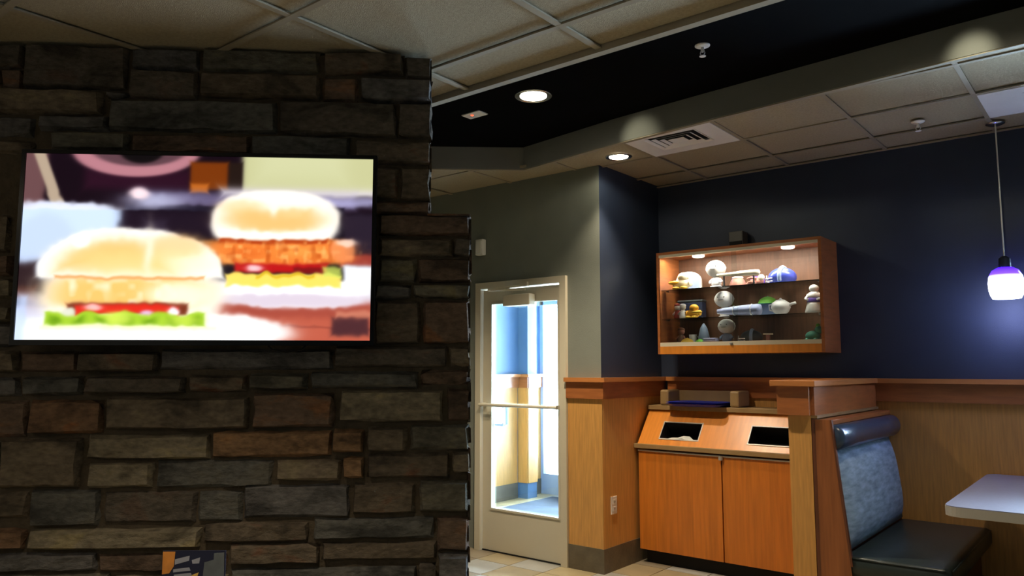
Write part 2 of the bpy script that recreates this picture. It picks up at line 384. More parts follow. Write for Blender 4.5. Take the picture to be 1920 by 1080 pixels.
# street wall: glazed storefront
sf = empty('window_2', (-4.2, YV, 0), kind='structure')
bm = bmesh.new()
for a in ((XV, 0, XV + 0.05, 2.5), (XV + 0.31, 0, XV + 0.37, 2.5), (XR - 0.30, 0, XR - 0.23, 2.5), (XV, 2.42, XR - 0.23, 2.5), (XV, 2.12, XR - 0.23, 2.18), (XV + 0.05, 0, XV + 0.31, 0.22), (-3.98, 0, -3.92, 2.12), (-3.92, 0, XR - 0.3, 0.22)):
    bx(bm, a[0], YV, a[1], a[2], YV + 0.09, a[3])
obj('window_frame', rel(bm, sf), M['greymetal'], sf)
for a in ((XV + 0.05, 0.22, XV + 0.31, 2.12), (XV + 0.37, 2.18, -3.4, 2.42), (-3.92, 0.22, XR - 0.3, 2.12)):
    obj('pane', rel(box(a[0], YV + 0.04, a[1], a[2], YV + 0.046, a[3]), sf), M['glass'], sf)
sd = empty('door_2', (-4.45, YV, 0), kind='structure')
x0, x1 = XV + 0.38, -3.99
bm = bmesh.new()
bx(bm, x0, YV + 0.01, 0.01, x0 + 0.10, YV + 0.055, 2.11); bx(bm, x1 - 0.10, YV + 0.01, 0.01, x1, YV + 0.055, 2.11)
bx(bm, x0 + 0.10, YV + 0.01, 0.01, x1 - 0.10, YV + 0.055, 0.30); bx(bm, x0 + 0.10, YV + 0.01, 2.0, x1 - 0.10, YV + 0.055, 2.11)
obj('door_leaf', rel(bm, sd), M['greymetal'], sd)
obj('pane', rel(box(x0 + 0.10, YV + 0.03, 0.30, x1 - 0.10, YV + 0.036, 2.0), sd), M['glass'], sd)
bm = box(x0 + 0.03, YV - 0.06, 0.99, x1 - 0.03, YV - 0.02, 1.06, bev=0.008)
bx(bm, x0 + 0.03, YV - 0.03, 0.98, x0 + 0.10, YV + 0.01, 1.07); bx(bm, x1 - 0.10, YV - 0.03, 0.98, x1 - 0.03, YV + 0.01, 1.07)
obj('push_bar', rel(bm, sd), M['greymetal'], sd)
# vestibule mat
bm = box(-5.02, 5.75, 0.0005, -3.6, 6.85, 0.012, bev=0.004)
fm = obj('entrance_mat', bm, M['mat_']); tag(fm, 'dark blue-grey entrance mat on the vestibule floor behind the glass door', 'mat')
# flush light added to the vestibule, hidden above the door head
vl = empty('added_vestibule_light', (-4.1, 5.55, 2.5), 0, 'bright round flush ceiling light added to the vestibule, hidden above the glass door', 'ceiling light')
obj('light_rim', lathe(bmesh.new(), [(0.15, 0), (0.15, -0.03), (0.13, -0.035), (0.13, 0)], n=32), M['chrome'], vl)
obj('light_diffuser', lathe(bmesh.new(), [(0.13, -0.02), (0.13, -0.04), (0.08, -0.05), (0.01, -0.052)], n=32), M['bulb'], vl)
# pavement and street outside
struct('floor_pavement', box(-9, YV + 0.12, -0.10, 3, 13, -0.02), mat('pavement', (0.35, 0.35, 0.34), 0.9, var=0.1, scale=3))

# ceilings ---------------------------------------------------------------
# lower ceiling over the dining side: z ZL, from YF to Y 2.23
cl = struct('ceiling', box(XL, YF, ZL + 0.03, XE, 2.215, ZL + 0.12), M['black'])
XS = [-5.23, -4.59, -3.95, -3.31, -2.67, -2.03, -1.40, -0.76, -0.12, 0.52, 1.16, 1.80, 2.44]
YS = [-2.83, -2.23, -1.63, -1.03, -0.43, 0.17, 0.77, 1.37, 1.97]
Xc = [XL] + XS + [XE]; Yc = [YF] + YS + [2.20]
tcache = {}
def ceil_tile(x0, y0, x1, y1, z, parent, m=None):
    k = (round(x1 - x0, 3), round(y1 - y0, 3))
    if k not in tcache:
        tcache[k] = obj('tile', box(-(x1 - x0) / 2, -(y1 - y0) / 2, 0, (x1 - x0) / 2, (y1 - y0) / 2, 0.018), M['tile']); t = tcache[k]
    else:
        t = tcache[k].copy(); C.objects.link(t)
    t.location = ((x0 + x1) / 2, (y0 + y1) / 2, z + 0.012 + random.uniform(0, 0.002)); t.parent = parent
for i in range(len(Xc) - 1):
    for j in range(len(Yc) - 1):
        ceil_tile(Xc[i] + 0.004, Yc[j] + 0.004, Xc[i + 1] - 0.004, Yc[j + 1] - 0.004, ZL, cl)
for x in XS: obj('grid_bar', box(x - 0.012, YF, ZL, x + 0.012, 2.2, ZL + 0.006), M['grid'], cl)
for y in YS: obj('grid_bar', box(XL, y - 0.012, ZL - 0.0006, XE, y + 0.012, ZL + 0.005), M['grid'], cl)
struct('trim_6', box(XL, 2.20, ZL - 0.012, XE, 2.232, ZL + 0.03), M['grid'])
struct('trim_7', box(XL, 2.215, ZL + 0.03, XE, 2.232, ZS), M['black'])

# black recess slab and the fascia on its far side
slab = struct('ceiling_recess', box(XL, 2.215, ZS, XE, 4.6, ZS + 0.1), M['black'])
FB = [(XL, 2.46), (-3.879, 3.86), (-3.391, 4.29), (-2.533, 4.155), (-1.851, 4.093), (-1.204, 4.043), (-0.577, 3.997), (0.1, 3.965), (1.2, 3.93), (XE, 3.92)]
fa = empty('ceiling_fascia', (0, 0, 0), kind='structure')
bm = bmesh.new()
lo0 = [bm.verts.new((x, y, ZR - 0.004)) for x, y in FB]; hi0 = [bm.verts.new((x, y, ZS + 0.02)) for x, y in FB]
lo1 = [bm.verts.new((x, y + 0.05, ZR - 0.004)) for x, y in FB]; hi1 = [bm.verts.new((x, y + 0.05, ZS + 0.02)) for x, y in FB]
for i in range(len(FB) - 1):
    for a, b in ((lo0, hi0), (lo1, hi1), (lo0, lo1), (hi0, hi1)):
        bm.faces.new((a[i], a[i + 1], b[i + 1], b[i]))
obj('fascia_board', bm, M['fascia'], fa)
bm = bmesh.new()
for i in range(len(FB) - 1):
    (xa, ya), (xb, yb) = FB[i], FB[i + 1]
    q = [(xa, ya + 0.004), (xb, yb + 0.004), (xb, yb + 0.034), (xa, ya + 0.034)]
    prism(bm, q, 2, ZR - 0.010, ZR - 0.004)
obj('edge_angle', bm, M['grid'], fa)

# right (higher) ceiling, clipped along the fascia line
cr = struct('ceiling_right', box(XL, 2.6, ZR + 0.03, XE, YB + 0.15, ZR + 0.05), M['tile'])
# keep the slab of that ceiling clear of the recess: rebuild as clipped polygon
bm = bmesh.new()
poly = [(x, y + 0.045) for x, y in FB] + [(XE, YB + 0.1), (XL, YB + 0.1)]
prism(bm, poly, 2, ZR + 0.03, ZR + 0.05)
bmesh.ops.recalc_face_normals(bm, faces=bm.faces[:]); bm.to_mesh(cr.data); bm.free()
XS2 = [-5.02, -4.38, -3.74, -3.12, -2.49, -1.86, -1.21, -0.583, 0.04, 0.67, 1.30, 1.93, 2.56]
YS2 = [2.55, 3.07, 3.59, 4.10, 4.62, 5.12]
def fasc_y(x):
    for (xa, ya), (xb, yb) in zip(FB, FB[1:]):
        if xa <= x <= xb: return ya + (yb - ya) * (x - xa) / (xb - xa)
    return 3.92
DIFF = [(-2.49, 4.10, -1.86, 4.62), (-0.583, 4.62, 0.04, 5.12)]
X2 = [XL] + XS2 + [XE]; Y2 = [2.4] + YS2 + [YB]
for i in range(len(X2) - 1):
    for j in range(len(Y2) - 1):
        xa, xb, ya, yb = X2[i] + 0.004, X2[i + 1] - 0.004, Y2[j] + 0.004, Y2[j + 1] - 0.004
        if any(abs(xa - 0.004 - d[0]) < 0.01 and abs(ya - 0.004 - d[1]) < 0.01 for d in DIFF): continue
        if yb > YB: yb = YB
        if (xa + xb) / 2 < XR - 0.0 and ya > YD + 0.06: continue
        n = 6
        xs = [xa + (xb - xa) * k / n for k in range(n + 1)]
        low = [(x, max(ya, min(yb, fasc_y(x) + 0.012))) for x in xs]
        if all(p[1] >= yb - 0.02 for p in low): continue
        if all(p[1] <= ya + 1e-6 for p in low):
            ceil_tile(xa, ya, xb, yb, ZR, cr)
        else:
            bm = bmesh.new(); pl = [p for p in low if p[1] < yb - 0.001]
            pts = pl + [(pl[-1][0], yb), (pl[0][0], yb)]
            if len(pl) < 2: continue
            prism(bm, pts, 2, ZR + 0.006, ZR + 0.024); obj('tile', bm, M['tile'], cr)
for x in XS2:
    y0 = fasc_y(x) + 0.01
    obj('grid_bar', box(x - 0.012, y0, ZR, x + 0.012, YB, ZR + 0.006), M['grid'], cr)
for y in YS2:
    xs = [x * 0.05 + XL for x in range(int((XE - XL) / 0.05) + 1)]
    ok = [x for x in xs if fasc_y(x) + 0.02 < y]
    if not ok: continue
    runs = []; st = ok[0]; pr = ok[0]
    for x in ok[1:] + [99]:
        if x - pr > 0.06: runs.append((st, pr)); st = x
        pr = x
    for a, b in runs:
        if b - a > 0.1: obj('grid_bar', box(a, y - 0.012, ZR - 0.0006, b, y + 0.012, ZR + 0.005), M['grid'], cr)
struct('trim_8', box(XR, YB - 0.02, ZR - 0.003, XE, YB, ZR + 0.006), M['grid'])

# ================================================================== STONE PILLAR
PO = Vector((-1.919, 1.886, 0)); PA = math.atan2(0.683, 0.73)
pr_ = empty('stone_pillar', PO, PA, 'dark stacked ledge-stone pillar carrying the television, from floor to ceiling', 'pillar')
# local frame: x along the face, y into the pillar, z up
core = bmesh.new()
prism(core, [(-2.45, -0.004), (0.14, -0.004), (0.10, 0.55), (-2.45, 0.55)], 2, 0, 1.935); prism(core, [(-2.45, -0.004), (-0.004, -0.004), (-0.05, 0.55), (-2.45, 0.55)], 2, 1.935, 2.519)
obj('mortar_core', core, M['mortar'], pr_)
STONES=[(-1.504,2.438,-1.414,2.521),(-1.405,2.369,-1.06,2.524),(-1.047,2.448,-0.815,2.523),(-0.807,2.448,-0.398,2.529),(-0.379,2.447,-0.098,2.523),(-0.089,2.434,0.005,2.519),(-1.498,2.372,-1.484,2.431),(-1.477,2.359,-1.413,2.436),(-1.047,2.341,-0.817,2.441),(-0.807,2.349,-0.392,2.438),(-0.381,2.346,-0.259,2.435),(-0.248,2.347,0.005,2.432),(-1.493,2.276,-1.138,2.362),(-1.125,2.337,-1.052,2.362),(-1.114,2.223,-0.54,2.336),(-0.53,2.218,-0.119,2.342),(-0.113,2.216,0.005,2.344),(-1.487,2.195,-1.362,2.264),(-1.348,2.22,-1.116,2.272),(-1.302,2.147,-1.045,2.216),(-1.481,2.135,-1.361,2.182),(-1.035,2.146,-0.632,2.213),(-0.623,2.12,-0.281,2.216),(-0.262,2.121,0.005,2.203),(-0.373,1.982,-0.253,2.113),(-0.247,1.999,-0.109,2.108),(-0.102,1.99,0.005,2.106),(-0.369,1.936,-0.281,1.974),(-0.272,1.94,0.005,1.985),(-0.174,1.865,0.147,1.938),(-0.173,1.79,0.087,1.855),(0.092,1.792,0.147,1.857),(-0.171,1.699,-0.044,1.78),(-0.035,1.7,0.147,1.782),(-0.183,1.642,-0.062,1.689),(-0.053,1.643,0.147,1.692),(-0.182,1.483,-0.027,1.633),(-0.015,1.487,0.147,1.634),(-1.464,1.789,-1.421,1.919),(-1.455,1.711,-1.407,1.78),(-1.449,1.634,-1.395,1.703),(-1.443,1.556,-1.384,1.607),(-1.439,1.472,-1.374,1.544),(-1.433,1.386,-1.362,1.457),(-1.355,1.386,-1.171,1.454),(-1.164,1.387,-0.907,1.454),(-0.9,1.395,-0.324,1.464),(-0.316,1.404,0.068,1.474),(0.077,1.407,0.147,1.474),(-1.427,1.306,-1.353,1.371),(-1.341,1.309,-1.149,1.373),(-1.138,1.314,-0.815,1.371),(-0.803,1.319,-0.611,1.376),(-0.603,1.327,-0.41,1.382),(-0.396,1.332,-0.03,1.387),(-0.021,1.341,0.147,1.393),(-1.422,1.174,-1.324,1.29),(-1.315,1.183,-1.079,1.293),(-1.068,1.195,-0.602,1.301),(-0.586,1.2,-0.315,1.314),(-0.295,1.217,0.054,1.323),(0.072,1.219,0.147,1.33),(-1.413,1.083,-1.397,1.156),(-1.393,1.007,-1.143,1.166),(-1.122,1.097,-0.727,1.176),(-0.717,1.101,-0.323,1.186),(-0.315,1.113,-0.213,1.192),(-0.201,1.117,-0.069,1.199),(-0.055,1.121,0.147,1.205),(-1.407,1.008,-1.391,1.073),(-1.114,1.004,-0.907,1.087),(-0.895,1.003,-0.517,1.091),(-0.504,1.021,-0.285,1.092),(-0.28,1.027,-0.213,1.098),(-0.199,1.027,0.078,1.108),(0.093,1.043,0.147,1.112),(-1.402,0.913,-1.302,0.992),(-1.292,0.882,-1.075,0.998),(-1.06,0.89,-0.763,0.991),(-0.756,0.892,-0.614,0.989),(-0.608,0.901,-0.259,1.007),(-0.246,0.908,-0.037,1.01),(-0.02,0.915,0.147,1.017),(-1.394,0.811,-1.304,0.875),(-1.292,0.807,-0.745,0.871),(-0.735,0.821,-0.39,0.886),(-0.374,0.827,0.031,0.895),(0.043,0.784,0.147,0.894),(-1.389,0.737,-1.074,0.795),(-1.067,0.731,-0.655,0.789),(-0.645,0.749,-0.353,0.815),(-0.345,0.757,0.037,0.817),(0.045,0.696,0.147,0.774),(-1.384,0.666,-1.027,0.727),(-1.015,0.659,-0.648,0.72),(-0.64,0.67,-0.03,0.736),(-0.02,0.663,0.038,0.744),(0.045,0.623,0.147,0.686)]

EXT = {0, 6, 12, 17, 20, 38, 39, 40, 41, 42, 43, 49, 56, 62, 69, 76, 83, 88, 93}
# colours picked per stone where the photograph shows a distinct one
COLI = {29: 3, 38: 1, 40: 6, 41: 6, 62: 4, 63: 1, 57: 8, 58: 1, 59: 3, 60: 6, 64: 6, 65: 7, 66: 7, 70: 6, 71: 5, 72: 1, 73: 7, 83: 8, 84: 6, 87: 3, 86: 5, 75: 1, 54: 5, 14: 5, 11: 9, 5: 2, 16: 2, 15: 2, 1: 2, 53: 4, 50: 5}
def stone(u0, z0, u1, z1, seed, mi, out=None):
    rnd = random.Random(seed)
    w_, h_ = u1 - u0, z1 - z0
    nx = max(3, min(7, int(w_ / 0.075) + 2)); nz = 3 if h_ < 0.11 else 4
    pro = rnd.uniform(0.020, 0.044) if out is None else out
    bm = bmesh.new(); g = []
    tilt = rnd.uniform(-0.10, 0.10) * 0.05
    for j in range(nz + 1):
        row = []
        for i in range(nx + 1):
            fx, fz = i / nx, j / nz
            rim = (i in (0, nx)) or (j in (0, nz))
            jx = rnd.uniform(-1, 1) * 0.005; jz = rnd.uniform(-1, 1) * 0.0035
            if rim:
                y = -0.004; x = u0 + fx * w_ + jx; z = z0 + fz * h_ + jz
            else:
                y = -pro + rnd.uniform(-0.006, 0.007) + tilt * (fx - 0.5)
                # the inner ring sits close to the rim so that edges stay crisp
                ex = 0.006 + rnd.uniform(0, 0.006)
                x = u0 + ex if i == 1 and nx > 3 else (u1 - ex if i == nx - 1 and nx > 3 else u0 + w_ * (0.5 + (fx - 0.5) * (2.6 if nx == 3 else 1)))
                z = z0 + ex if j == 1 else (z1 - ex if j == nz - 1 else z0 + fz * h_)
                x += jx * 0.8; z += jz * 0.6
            row.append(bm.verts.new((x, y, z)))
        g.append(row)
    for j in range(nz):
        for i in range(nx): bm.faces.new((g[j][i], g[j][i + 1], g[j + 1][i + 1], g[j + 1][i]))
    o = obj('stone', bm, STONE[mi], pr_)
    return o
stones = list(STONES)
for k in EXT:
    s = list(stones[k]); s[0] = s[0] - random.Random(k).uniform(0.02, 0.16); stones[k] = tuple(s)
for k, s in enumerate(stones):
    stone(*s, seed=k + 11, mi=COLI.get(k, random.Random(k * 7 + 3).choice([0, 0, 1, 2, 3, 3, 4, 5, 9])))
def filler(u0, z0, u1, z1, seed):
    rnd = random.Random(seed); z = z0; n = 0
    while z < z1 - 0.03:
        h = min(rnd.choice([0.065, 0.075, 0.09, 0.11]), z1 - z)
        if z1 - z - h < 0.04: h = z1 - z
        u = u0
        while u < u1 - 0.02:
            w_ = rnd.uniform(0.13, 0.42)
            if u1 - u - w_ < 0.1: w_ = u1 - u
            n += 1
            stone(u + 0.006, z + 0.006, u + w_ - 0.006, z + h - 0.006, seed * 1000 + n, rnd.choice([0, 1, 2, 3, 4, 5, 9]), 0.02 + rnd.uniform(0, 0.012))
            u += w_
        z += h
filler(-1.34, 1.48, -0.385, 2.13, 5)      # behind the television
filler(-0.375, 1.48, -0.20, 1.93, 6)
filler(-2.44, 0.62, -1.66, 2.52, 7)       # beyond the left edge of the picture
filler(-2.44, 0.0, 0.145, 0.615, 8)       # down to the floor
filler(0.0, 0.0, 0.001, 0.001, 9)
# corner stones: returns on the right side of the pillar
def side_stones(u, z0, z1, seed):
    rnd = random.Random(seed); z = z0
    while z < z1 - 0.03:
        h = min(rnd.choice([0.07, 0.085, 0.105]), z1 - z)
        if z1 - z - h < 0.05: h = z1 - z
        v = 0.0
        while v < 0.55:
            w_ = min(rnd.uniform(0.14, 0.3), 0.55 - v)
            if 0.55 - v - w_ < 0.08: w_ = 0.55 - v
            p = rnd.uniform(0.006, 0.014)
            bm = bmesh.new()
            a = [(u, v + 0.004, z + 0.005), (u, v + w_ - 0.004, z + 0.005), (u, v + w_ - 0.004, z + h - 0.005), (u, v + 0.004, z + h - 0.005)]
            e = 0.007
            b = [(u + p, v + (-0.02 if v == 0 else e), z + e + 0.003), (u + p * 0.9, v + w_ - e, z + e + 0.003), (u + p, v + w_ - e, z + h - e - 0.003), (u + p * 0.9, v + (-0.02 if v == 0 else e), z + h - e - 0.003)]
            a = [(q[0] - q[1] * 0.075, q[1], q[2]) for q in a]; b = [(q[0] - q[1] * 0.075, q[1], q[2]) for q in b]
            va = [bm.verts.new(q) for q in a]; vb = [bm.verts.new(q) for q in b]
            bm.faces.new(vb)
            for k in range(4): bm.faces.new((va[k], va[(k + 1) % 4], vb[(k + 1) % 4], vb[k]))
            obj('stone', bm, rnd.choice(STONE[:6]), pr_)
            v += w_
        z += h
side_stones(0.139, 0.0, 1.935, 31)
side_stones(-0.005, 1.945, 2.515, 32)
# flat top course where the lower part of the pillar steps out
for k in range(3):
    obj('stone', box(-0.006, -0.02 + k * 0.19, 1.9355, 0.146 - k * 0.014, 0.16 + k * 0.19, 1.944, bev=0.002), STONE[3], pr_)

# ================================================================== TELEVISION
tvw, tvh = 1.168, 0.650
tvl = PO + Vector((math.cos(PA), math.sin(PA), 0)) * (-0.759) + Vector((math.sin(PA), -math.cos(PA), 0)) * 0.112
tv = empty('television', (tvl.x, tvl.y, 1.474), PA, 'wide flat television with thin glossy black bezel showing two chicken sandwiches, on the stone pillar', 'television')
hw = tvw / 2; b_ = 0.013
bm = bmesh.new()
bx(bm, -hw, 0, 0, -hw + b_, 0.03, tvh); bx(bm, hw - b_, 0, 0, hw, 0.03, tvh)
bx(bm, -hw + b_, 0, tvh - b_, hw - b_, 0.03, tvh); bx(bm, -hw + b_, 0, 0, hw - b_, 0.03, b_ + 0.004)
obj('bezel', bm, M['gloss'], tv)
obj('housing', box(-hw + 0.004, 0.008, 0.004, hw - 0.004, 0.05, tvh - 0.004, bev=0.003), M['gloss'], tv)
obj('wall_bracket', box(-0.25, 0.05, 0.15, 0.25, 0.085, 0.5), M['dark'], tv)
cb = tube(bmesh.new(), [(0.22, 0.04, 0.01), (0.24, 0.045, -0.012), (0.29, 0.05, -0.022), (0.34, 0.05, -0.012), (0.36, 0.045, 0.01)], 0.003, 6)
obj('cable', cb, M['dark'], tv, True)

# picture on the screen (flat print on a fine mesh, soft shapes)
def sm(d, s):  # soft step: 1 inside (d<0), 0 outside, edge width s (pixels)
    return 1.0 / (1.0 + np.exp(np.clip(d / (s * 0.42), -30, 30)))
def vnoise(X, Y, sc_, seed):
    g = np.random.RandomState(seed).rand(64, 64) * 2 - 1
    x = X / sc_ + 20; y = Y / sc_ + 20; i = np.floor(x).astype(int); j = np.floor(y).astype(int)
    u = x - i; v = y - j; u = u * u * (3 - 2 * u); v = v * v * (3 - 2 * v)
    a = g[i % 64, j % 64]; b = g[(i + 1) % 64, j % 64]; c = g[i % 64, (j + 1) % 64]; d = g[(i + 1) % 64, (j + 1) % 64]
    return (a * (1 - u) + b * u) * (1 - v) + (c * (1 - u) + d * u) * v
def picture(X, Y):
    X0, Y0 = X, Y
    food = sm(365 - Y, 8)
    X = X + food * (2.5 * vnoise(X0, Y0, 34, 1) + 2 * vnoise(X0, Y0, 13, 2))
    Y = Y + food * (2.2 * vnoise(X0, Y0, 38, 3) + 1.8 * vnoise(X0, Y0, 12, 4))
    img = np.zeros(X.shape + (3,))
    def over(mask, col):
        c = np.array(col, float) / 255.0
        nonlocal img
        img = img * (1 - mask[..., None]) + c * mask[..., None]
    def ell(cx, cy, rx, ry, p=2.0):
        return (((np.abs(X_ - cx) / rx) ** p + (np.abs(Y - cy) / ry) ** p) ** (1 / p) - 1) * min(rx, ry)
    def rc(x0, y0, x1, y1):
        return np.maximum(np.maximum(x0 - X_, X_ - x1), np.maximum(y0 - Y, Y - y1))
    # ---- upper band
    X_ = X - 40
    over(np.ones_like(X), (20, 8, 18))
    over(sm(rc(-80, 270, 28, 420), 6) , (105, 72, 74))
    over(sm(rc(100, 325, 300, 362), 10) * 0.6, (58, 18, 40))
    over(sm(ell(195, 288, 122, 50), 3), (182, 122, 132)); over(sm(ell(200, 284, 92, 34), 3), (92, 62, 70)); over(sm(ell(205, 288, 42, 24), 3), (14, 10, 12))
    over(sm(np.abs(X_ - (14 + (Y - 300) * 0.42)) - 11, 3), (178, 158, 136))
    over(sm(rc(400, 270, 800, 368), 6), (196, 196, 146))
    over(sm(rc(430, 270, 600, 340), 26) * 0.6, (212, 214, 170))
    over(sm(rc(372, 308, 400, 362), 3.5), (34, 22, 18)); over(sm(rc(300, 308, 372, 360), 4), (118, 52, 10))
    over(sm(rc(302, 350, 335, 368), 4), (190, 100, 30))
    over(sm(rc(215, 366, 620, 394), 9) * .8, (120, 110, 150)); over(sm(rc(360, 358, 680, 372), 9) * 0.85, (226, 218, 226)); over(sm(rc(430, 374, 680, 390), 6) * 0.8, (176, 172, 214))
    over(sm(rc(180, 392, 600, 410), 3), (26, 20, 36))
    over(sm(ell(235, 384, 50, 14), 10), (176, 176, 206)); over(sm(ell(203, 370, 17, 12), 5), (250, 225, 232))
    over(sm(ell(60, 404, 110, 17), 4), (226, 232, 252))
    # ---- lower band
    low = img.copy()
    X_ = X
    img = np.zeros(X.shape + (3,)); over(np.ones_like(X), (16, 9, 20))
    over(sm(ell(92, 415, 122, 62, 2.6), 5), (206, 226, 255)); over(sm(ell(70, 470, 62, 60), 10), (196, 214, 246))
    over(sm(rc(215, 400, 395, 450), 12) * 0.5, (44, 28, 44)); over(sm(rc(255, 420, 300, 450), 8) * .4, (70, 60, 80))
    over(sm(rc(10, 500, 62, 560), 8), (46, 30, 34)); over(sm(rc(10, 548, 60, 572), 6) * .7, (96, 56, 44))
    img = img * sm(402 - Y, 2.0)[..., None] + low * (1 - sm(402 - Y, 2.0))[..., None]
    over(sm(rc(640, 402, 720, 482), 6), (40, 30, 44)); over(sm(rc(636, 480, 720, 502), 4), (150, 58, 50))
    over(sm(rc(385, 566, 720, 660), 6), (190, 92, 70)); over(sm(rc(400, 570, 700, 600), 8) * .6, (150, 62, 52))
    over(sm(np.abs(Y - (612 + (X_ - 500) * 0.06)) - 2, 2) * .4, (120, 50, 44))
    over(sm(rc(622, 600, 692, 634), 5), (78, 42, 46)); over(sm(rc(630, 588, 720, 600), 5) * .6, (222, 150, 120))
    # right sandwich
    over(sm(rc(640, 500, 720, 548), 5), (246, 248, 255))
    over(sm(ell(548, 556, 172, 26), 4), (252, 252, 255)); over(sm(ell(545, 568, 168, 12), 4) * .85, (214, 198, 214))
    over(sm(ell(540, 541, 150, 14), 4), (255, 255, 255))
    bun = np.maximum(ell(508, 420, 125, 60, 2.4), Y - 456)
    over(sm(bun, 3.5), (255, 250, 240))
    over(sm(np.maximum(ell(505, 415, 92, 30), 396 - Y), 9) * .9, (244, 186, 104)); over(sm(ell(440, 392, 40, 12), 6) * .6, (255, 208, 140))
    over(sm(rc(402, 438, 615, 453), 5), (255, 252, 248))
    over(sm(np.maximum(ell(512, 478, 146, 26, 2.8), 456 - Y), 4), (238, 128, 52))
    over(sm(rc(400, 455, 610, 462), 3), (176, 62, 22)); over(sm(ell(560, 476, 42, 10), 6) * .6, (250, 168, 80)); over(sm(ell(450, 480, 30, 8), 6) * .5, (214, 90, 30)); over(sm(np.maximum(ell(512, 478, 140, 22, 2.8), 458 - Y), 6) * np.clip(vnoise(X0, Y0, 9, 7) * .8, 0, 1), (255, 190, 110)); over(sm(np.maximum(ell(512, 478, 140, 22, 2.8), 458 - Y), 6) * np.clip(-vnoise(X0, Y0, 11, 8) * .7, 0, 1), (186, 74, 20))
    over(sm(ell(640, 474, 26, 20), 4) * .7, (244, 148, 92)); over(sm(ell(646, 460, 20, 7), 3) * .8, (255, 226, 206))
    over(sm(rc(432, 499, 612, 516), 4), (190, 22, 24)); over(sm(ell(470, 508, 16, 6), 3), (250, 200, 205)); over(sm(rc(548, 506, 606, 518), 3) * .8, (112, 20, 22))
    wav = 3 * np.sin(X_ / 9.0) + 2 * np.sin(X_ / 5.0)
    over(sm(np.maximum(np.abs(X_ - 525) - 110, np.abs(Y - (530 + wav * .5)) - 12), 3), (252, 222, 98))
    over(sm(np.maximum(np.abs(X_ - 530) - 56, np.abs(Y - (522 + wav)) - 3), 2.5) * .8, (212, 176, 30)); over(sm(np.maximum(np.abs(X_ - 620) - 16, np.abs(Y - 515) - 10), 4) * .8, (206, 224, 96))
    # left plate and sandwich
    over(sm(rc(10, 585, 300, 660), 8), (236, 240, 255)); over(sm(ell(290, 628, 258, 38, 2.2), 3.5), (255, 255, 255)); over(sm(rc(40, 618, 420, 660), 5), (255, 255, 253))
    over(sm(rc(30, 560, 80, 600), 8) * .8, (206, 200, 220))
    over(sm(np.maximum(ell(240, 565, 170, 62, 3), 470 - Y), 6), (255, 250, 240))
    over(sm(ell(232, 556, 145, 30, 3), 7), (246, 196, 108)); over(sm(ell(330, 560, 60, 24), 10), (255, 246, 216)); over(sm(ell(225, 556, 138, 26, 3), 8) * np.clip(vnoise(X0, Y0, 16, 9), 0, 1), (255, 250, 225))
    bun = np.maximum(np.minimum(ell(225, 530, 163, 94, 2.4), ell(320, 540, 92, 88, 2.2)), Y - 530)
    over(sm(bun, 4), (255, 252, 246))
    over(sm(np.maximum(ell(205, 520, 105, 62), Y - 516), 14) * .95, (246, 190, 104)); over(sm(ell(320, 470, 55, 22), 8) * .7, (250, 196, 120))
    over(sm(np.maximum(ell(260, 500, 120, 30), 480 - Y), 14) * .5, (255, 232, 160)); over(sm(ell(140, 462, 16, 12), 5), (255, 255, 252)); over(sm(ell(268, 480, 7, 34), 7) * .8, (255, 244, 222)); over(sm(ell(540, 402, 30, 9), 6) * .6, (255, 206, 140)); over(sm(ell(505, 392, 8, 14), 5) * .8, (255, 248, 236))
    over(sm(np.maximum(np.abs(X_ - 235) - 140, np.abs(Y - 529) - 3), 2.5) * .7, (222, 140, 60))
    over(sm(rc(120, 575, 345, 596), 4), (120, 50, 30)); over(sm(np.maximum(np.abs(X_ - 232) - 96, np.abs(Y - 586 - (X_ - 232) ** 2 * .0004) - 9), 3.5), (226, 44, 30))
    over(sm(ell(170, 583, 16, 6), 3), (255, 190, 185)); over(sm(ell(318, 590, 12, 9), 3), (250, 244, 250)); over(sm(ell(122, 592, 14, 9), 3), (226, 226, 206)); over(sm(ell(272, 595, 12, 5), 3), (230, 190, 225))
    top = 598 - 6 * np.abs(np.sin(X_ / 22.0)) - 4 * np.sin(X_ / 11.0)
    over(sm(np.maximum(np.maximum(np.abs(X_ - 230) - 150, top - Y), Y - 616), 3.5), (164, 206, 48))
    over(sm(np.maximum(np.maximum(np.abs(X_ - 232) - 150, top + 8 - Y), Y - 614), 4) * (0.5 + 0.5 * np.sin(X_ / 7.0)), (112, 160, 24))
    over(sm(ell(215, 602, 24, 12), 5) * .8, (218, 240, 92)); over(sm(ell(340, 606, 30, 8), 5) * .7, (206, 232, 80))
    over(sm(rc(70, 616, 400, 624), 5) * .6, (250, 250, 190))
    over(sm(np.maximum(X_ - 46, 565 - Y), 5) * .6, (190, 214, 255))
    return np.clip(img, 0, 1)
nx_, nz_ = 330, 180
sx = np.linspace(0, 1, nx_ + 1); sz = np.linspace(0, 1, nz_ + 1)
GX, GZ = np.meshgrid(sx, sz)
img = picture(28 + GX * 668, 643 - GZ * 346)
img_l = np.where(img <= 0.04045, img / 12.92, ((img + 0.055) / 1.055) ** 2.4)
W_ = tvw - 2 * b_; H_ = tvh - 2 * b_ - 0.004
vx = -hw + b_ + GX * W_; vz = b_ + 0.004 + GZ * H_
verts = np.stack([vx.ravel(), np.full(vx.size, 0.006), vz.ravel()], 1)
idx = np.arange((nx_ + 1) * (nz_ + 1)).reshape(nz_ + 1, nx_ + 1)
faces = np.stack([idx[:-1, :-1].ravel(), idx[:-1, 1:].ravel(), idx[1:, 1:].ravel(), idx[1:, :-1].ravel()], 1)
me = bpy.data.meshes.new('screen'); me.from_pydata(verts.tolist(), [], faces.tolist())
ca = me.color_attributes.new('picture', 'FLOAT_COLOR', 'POINT')
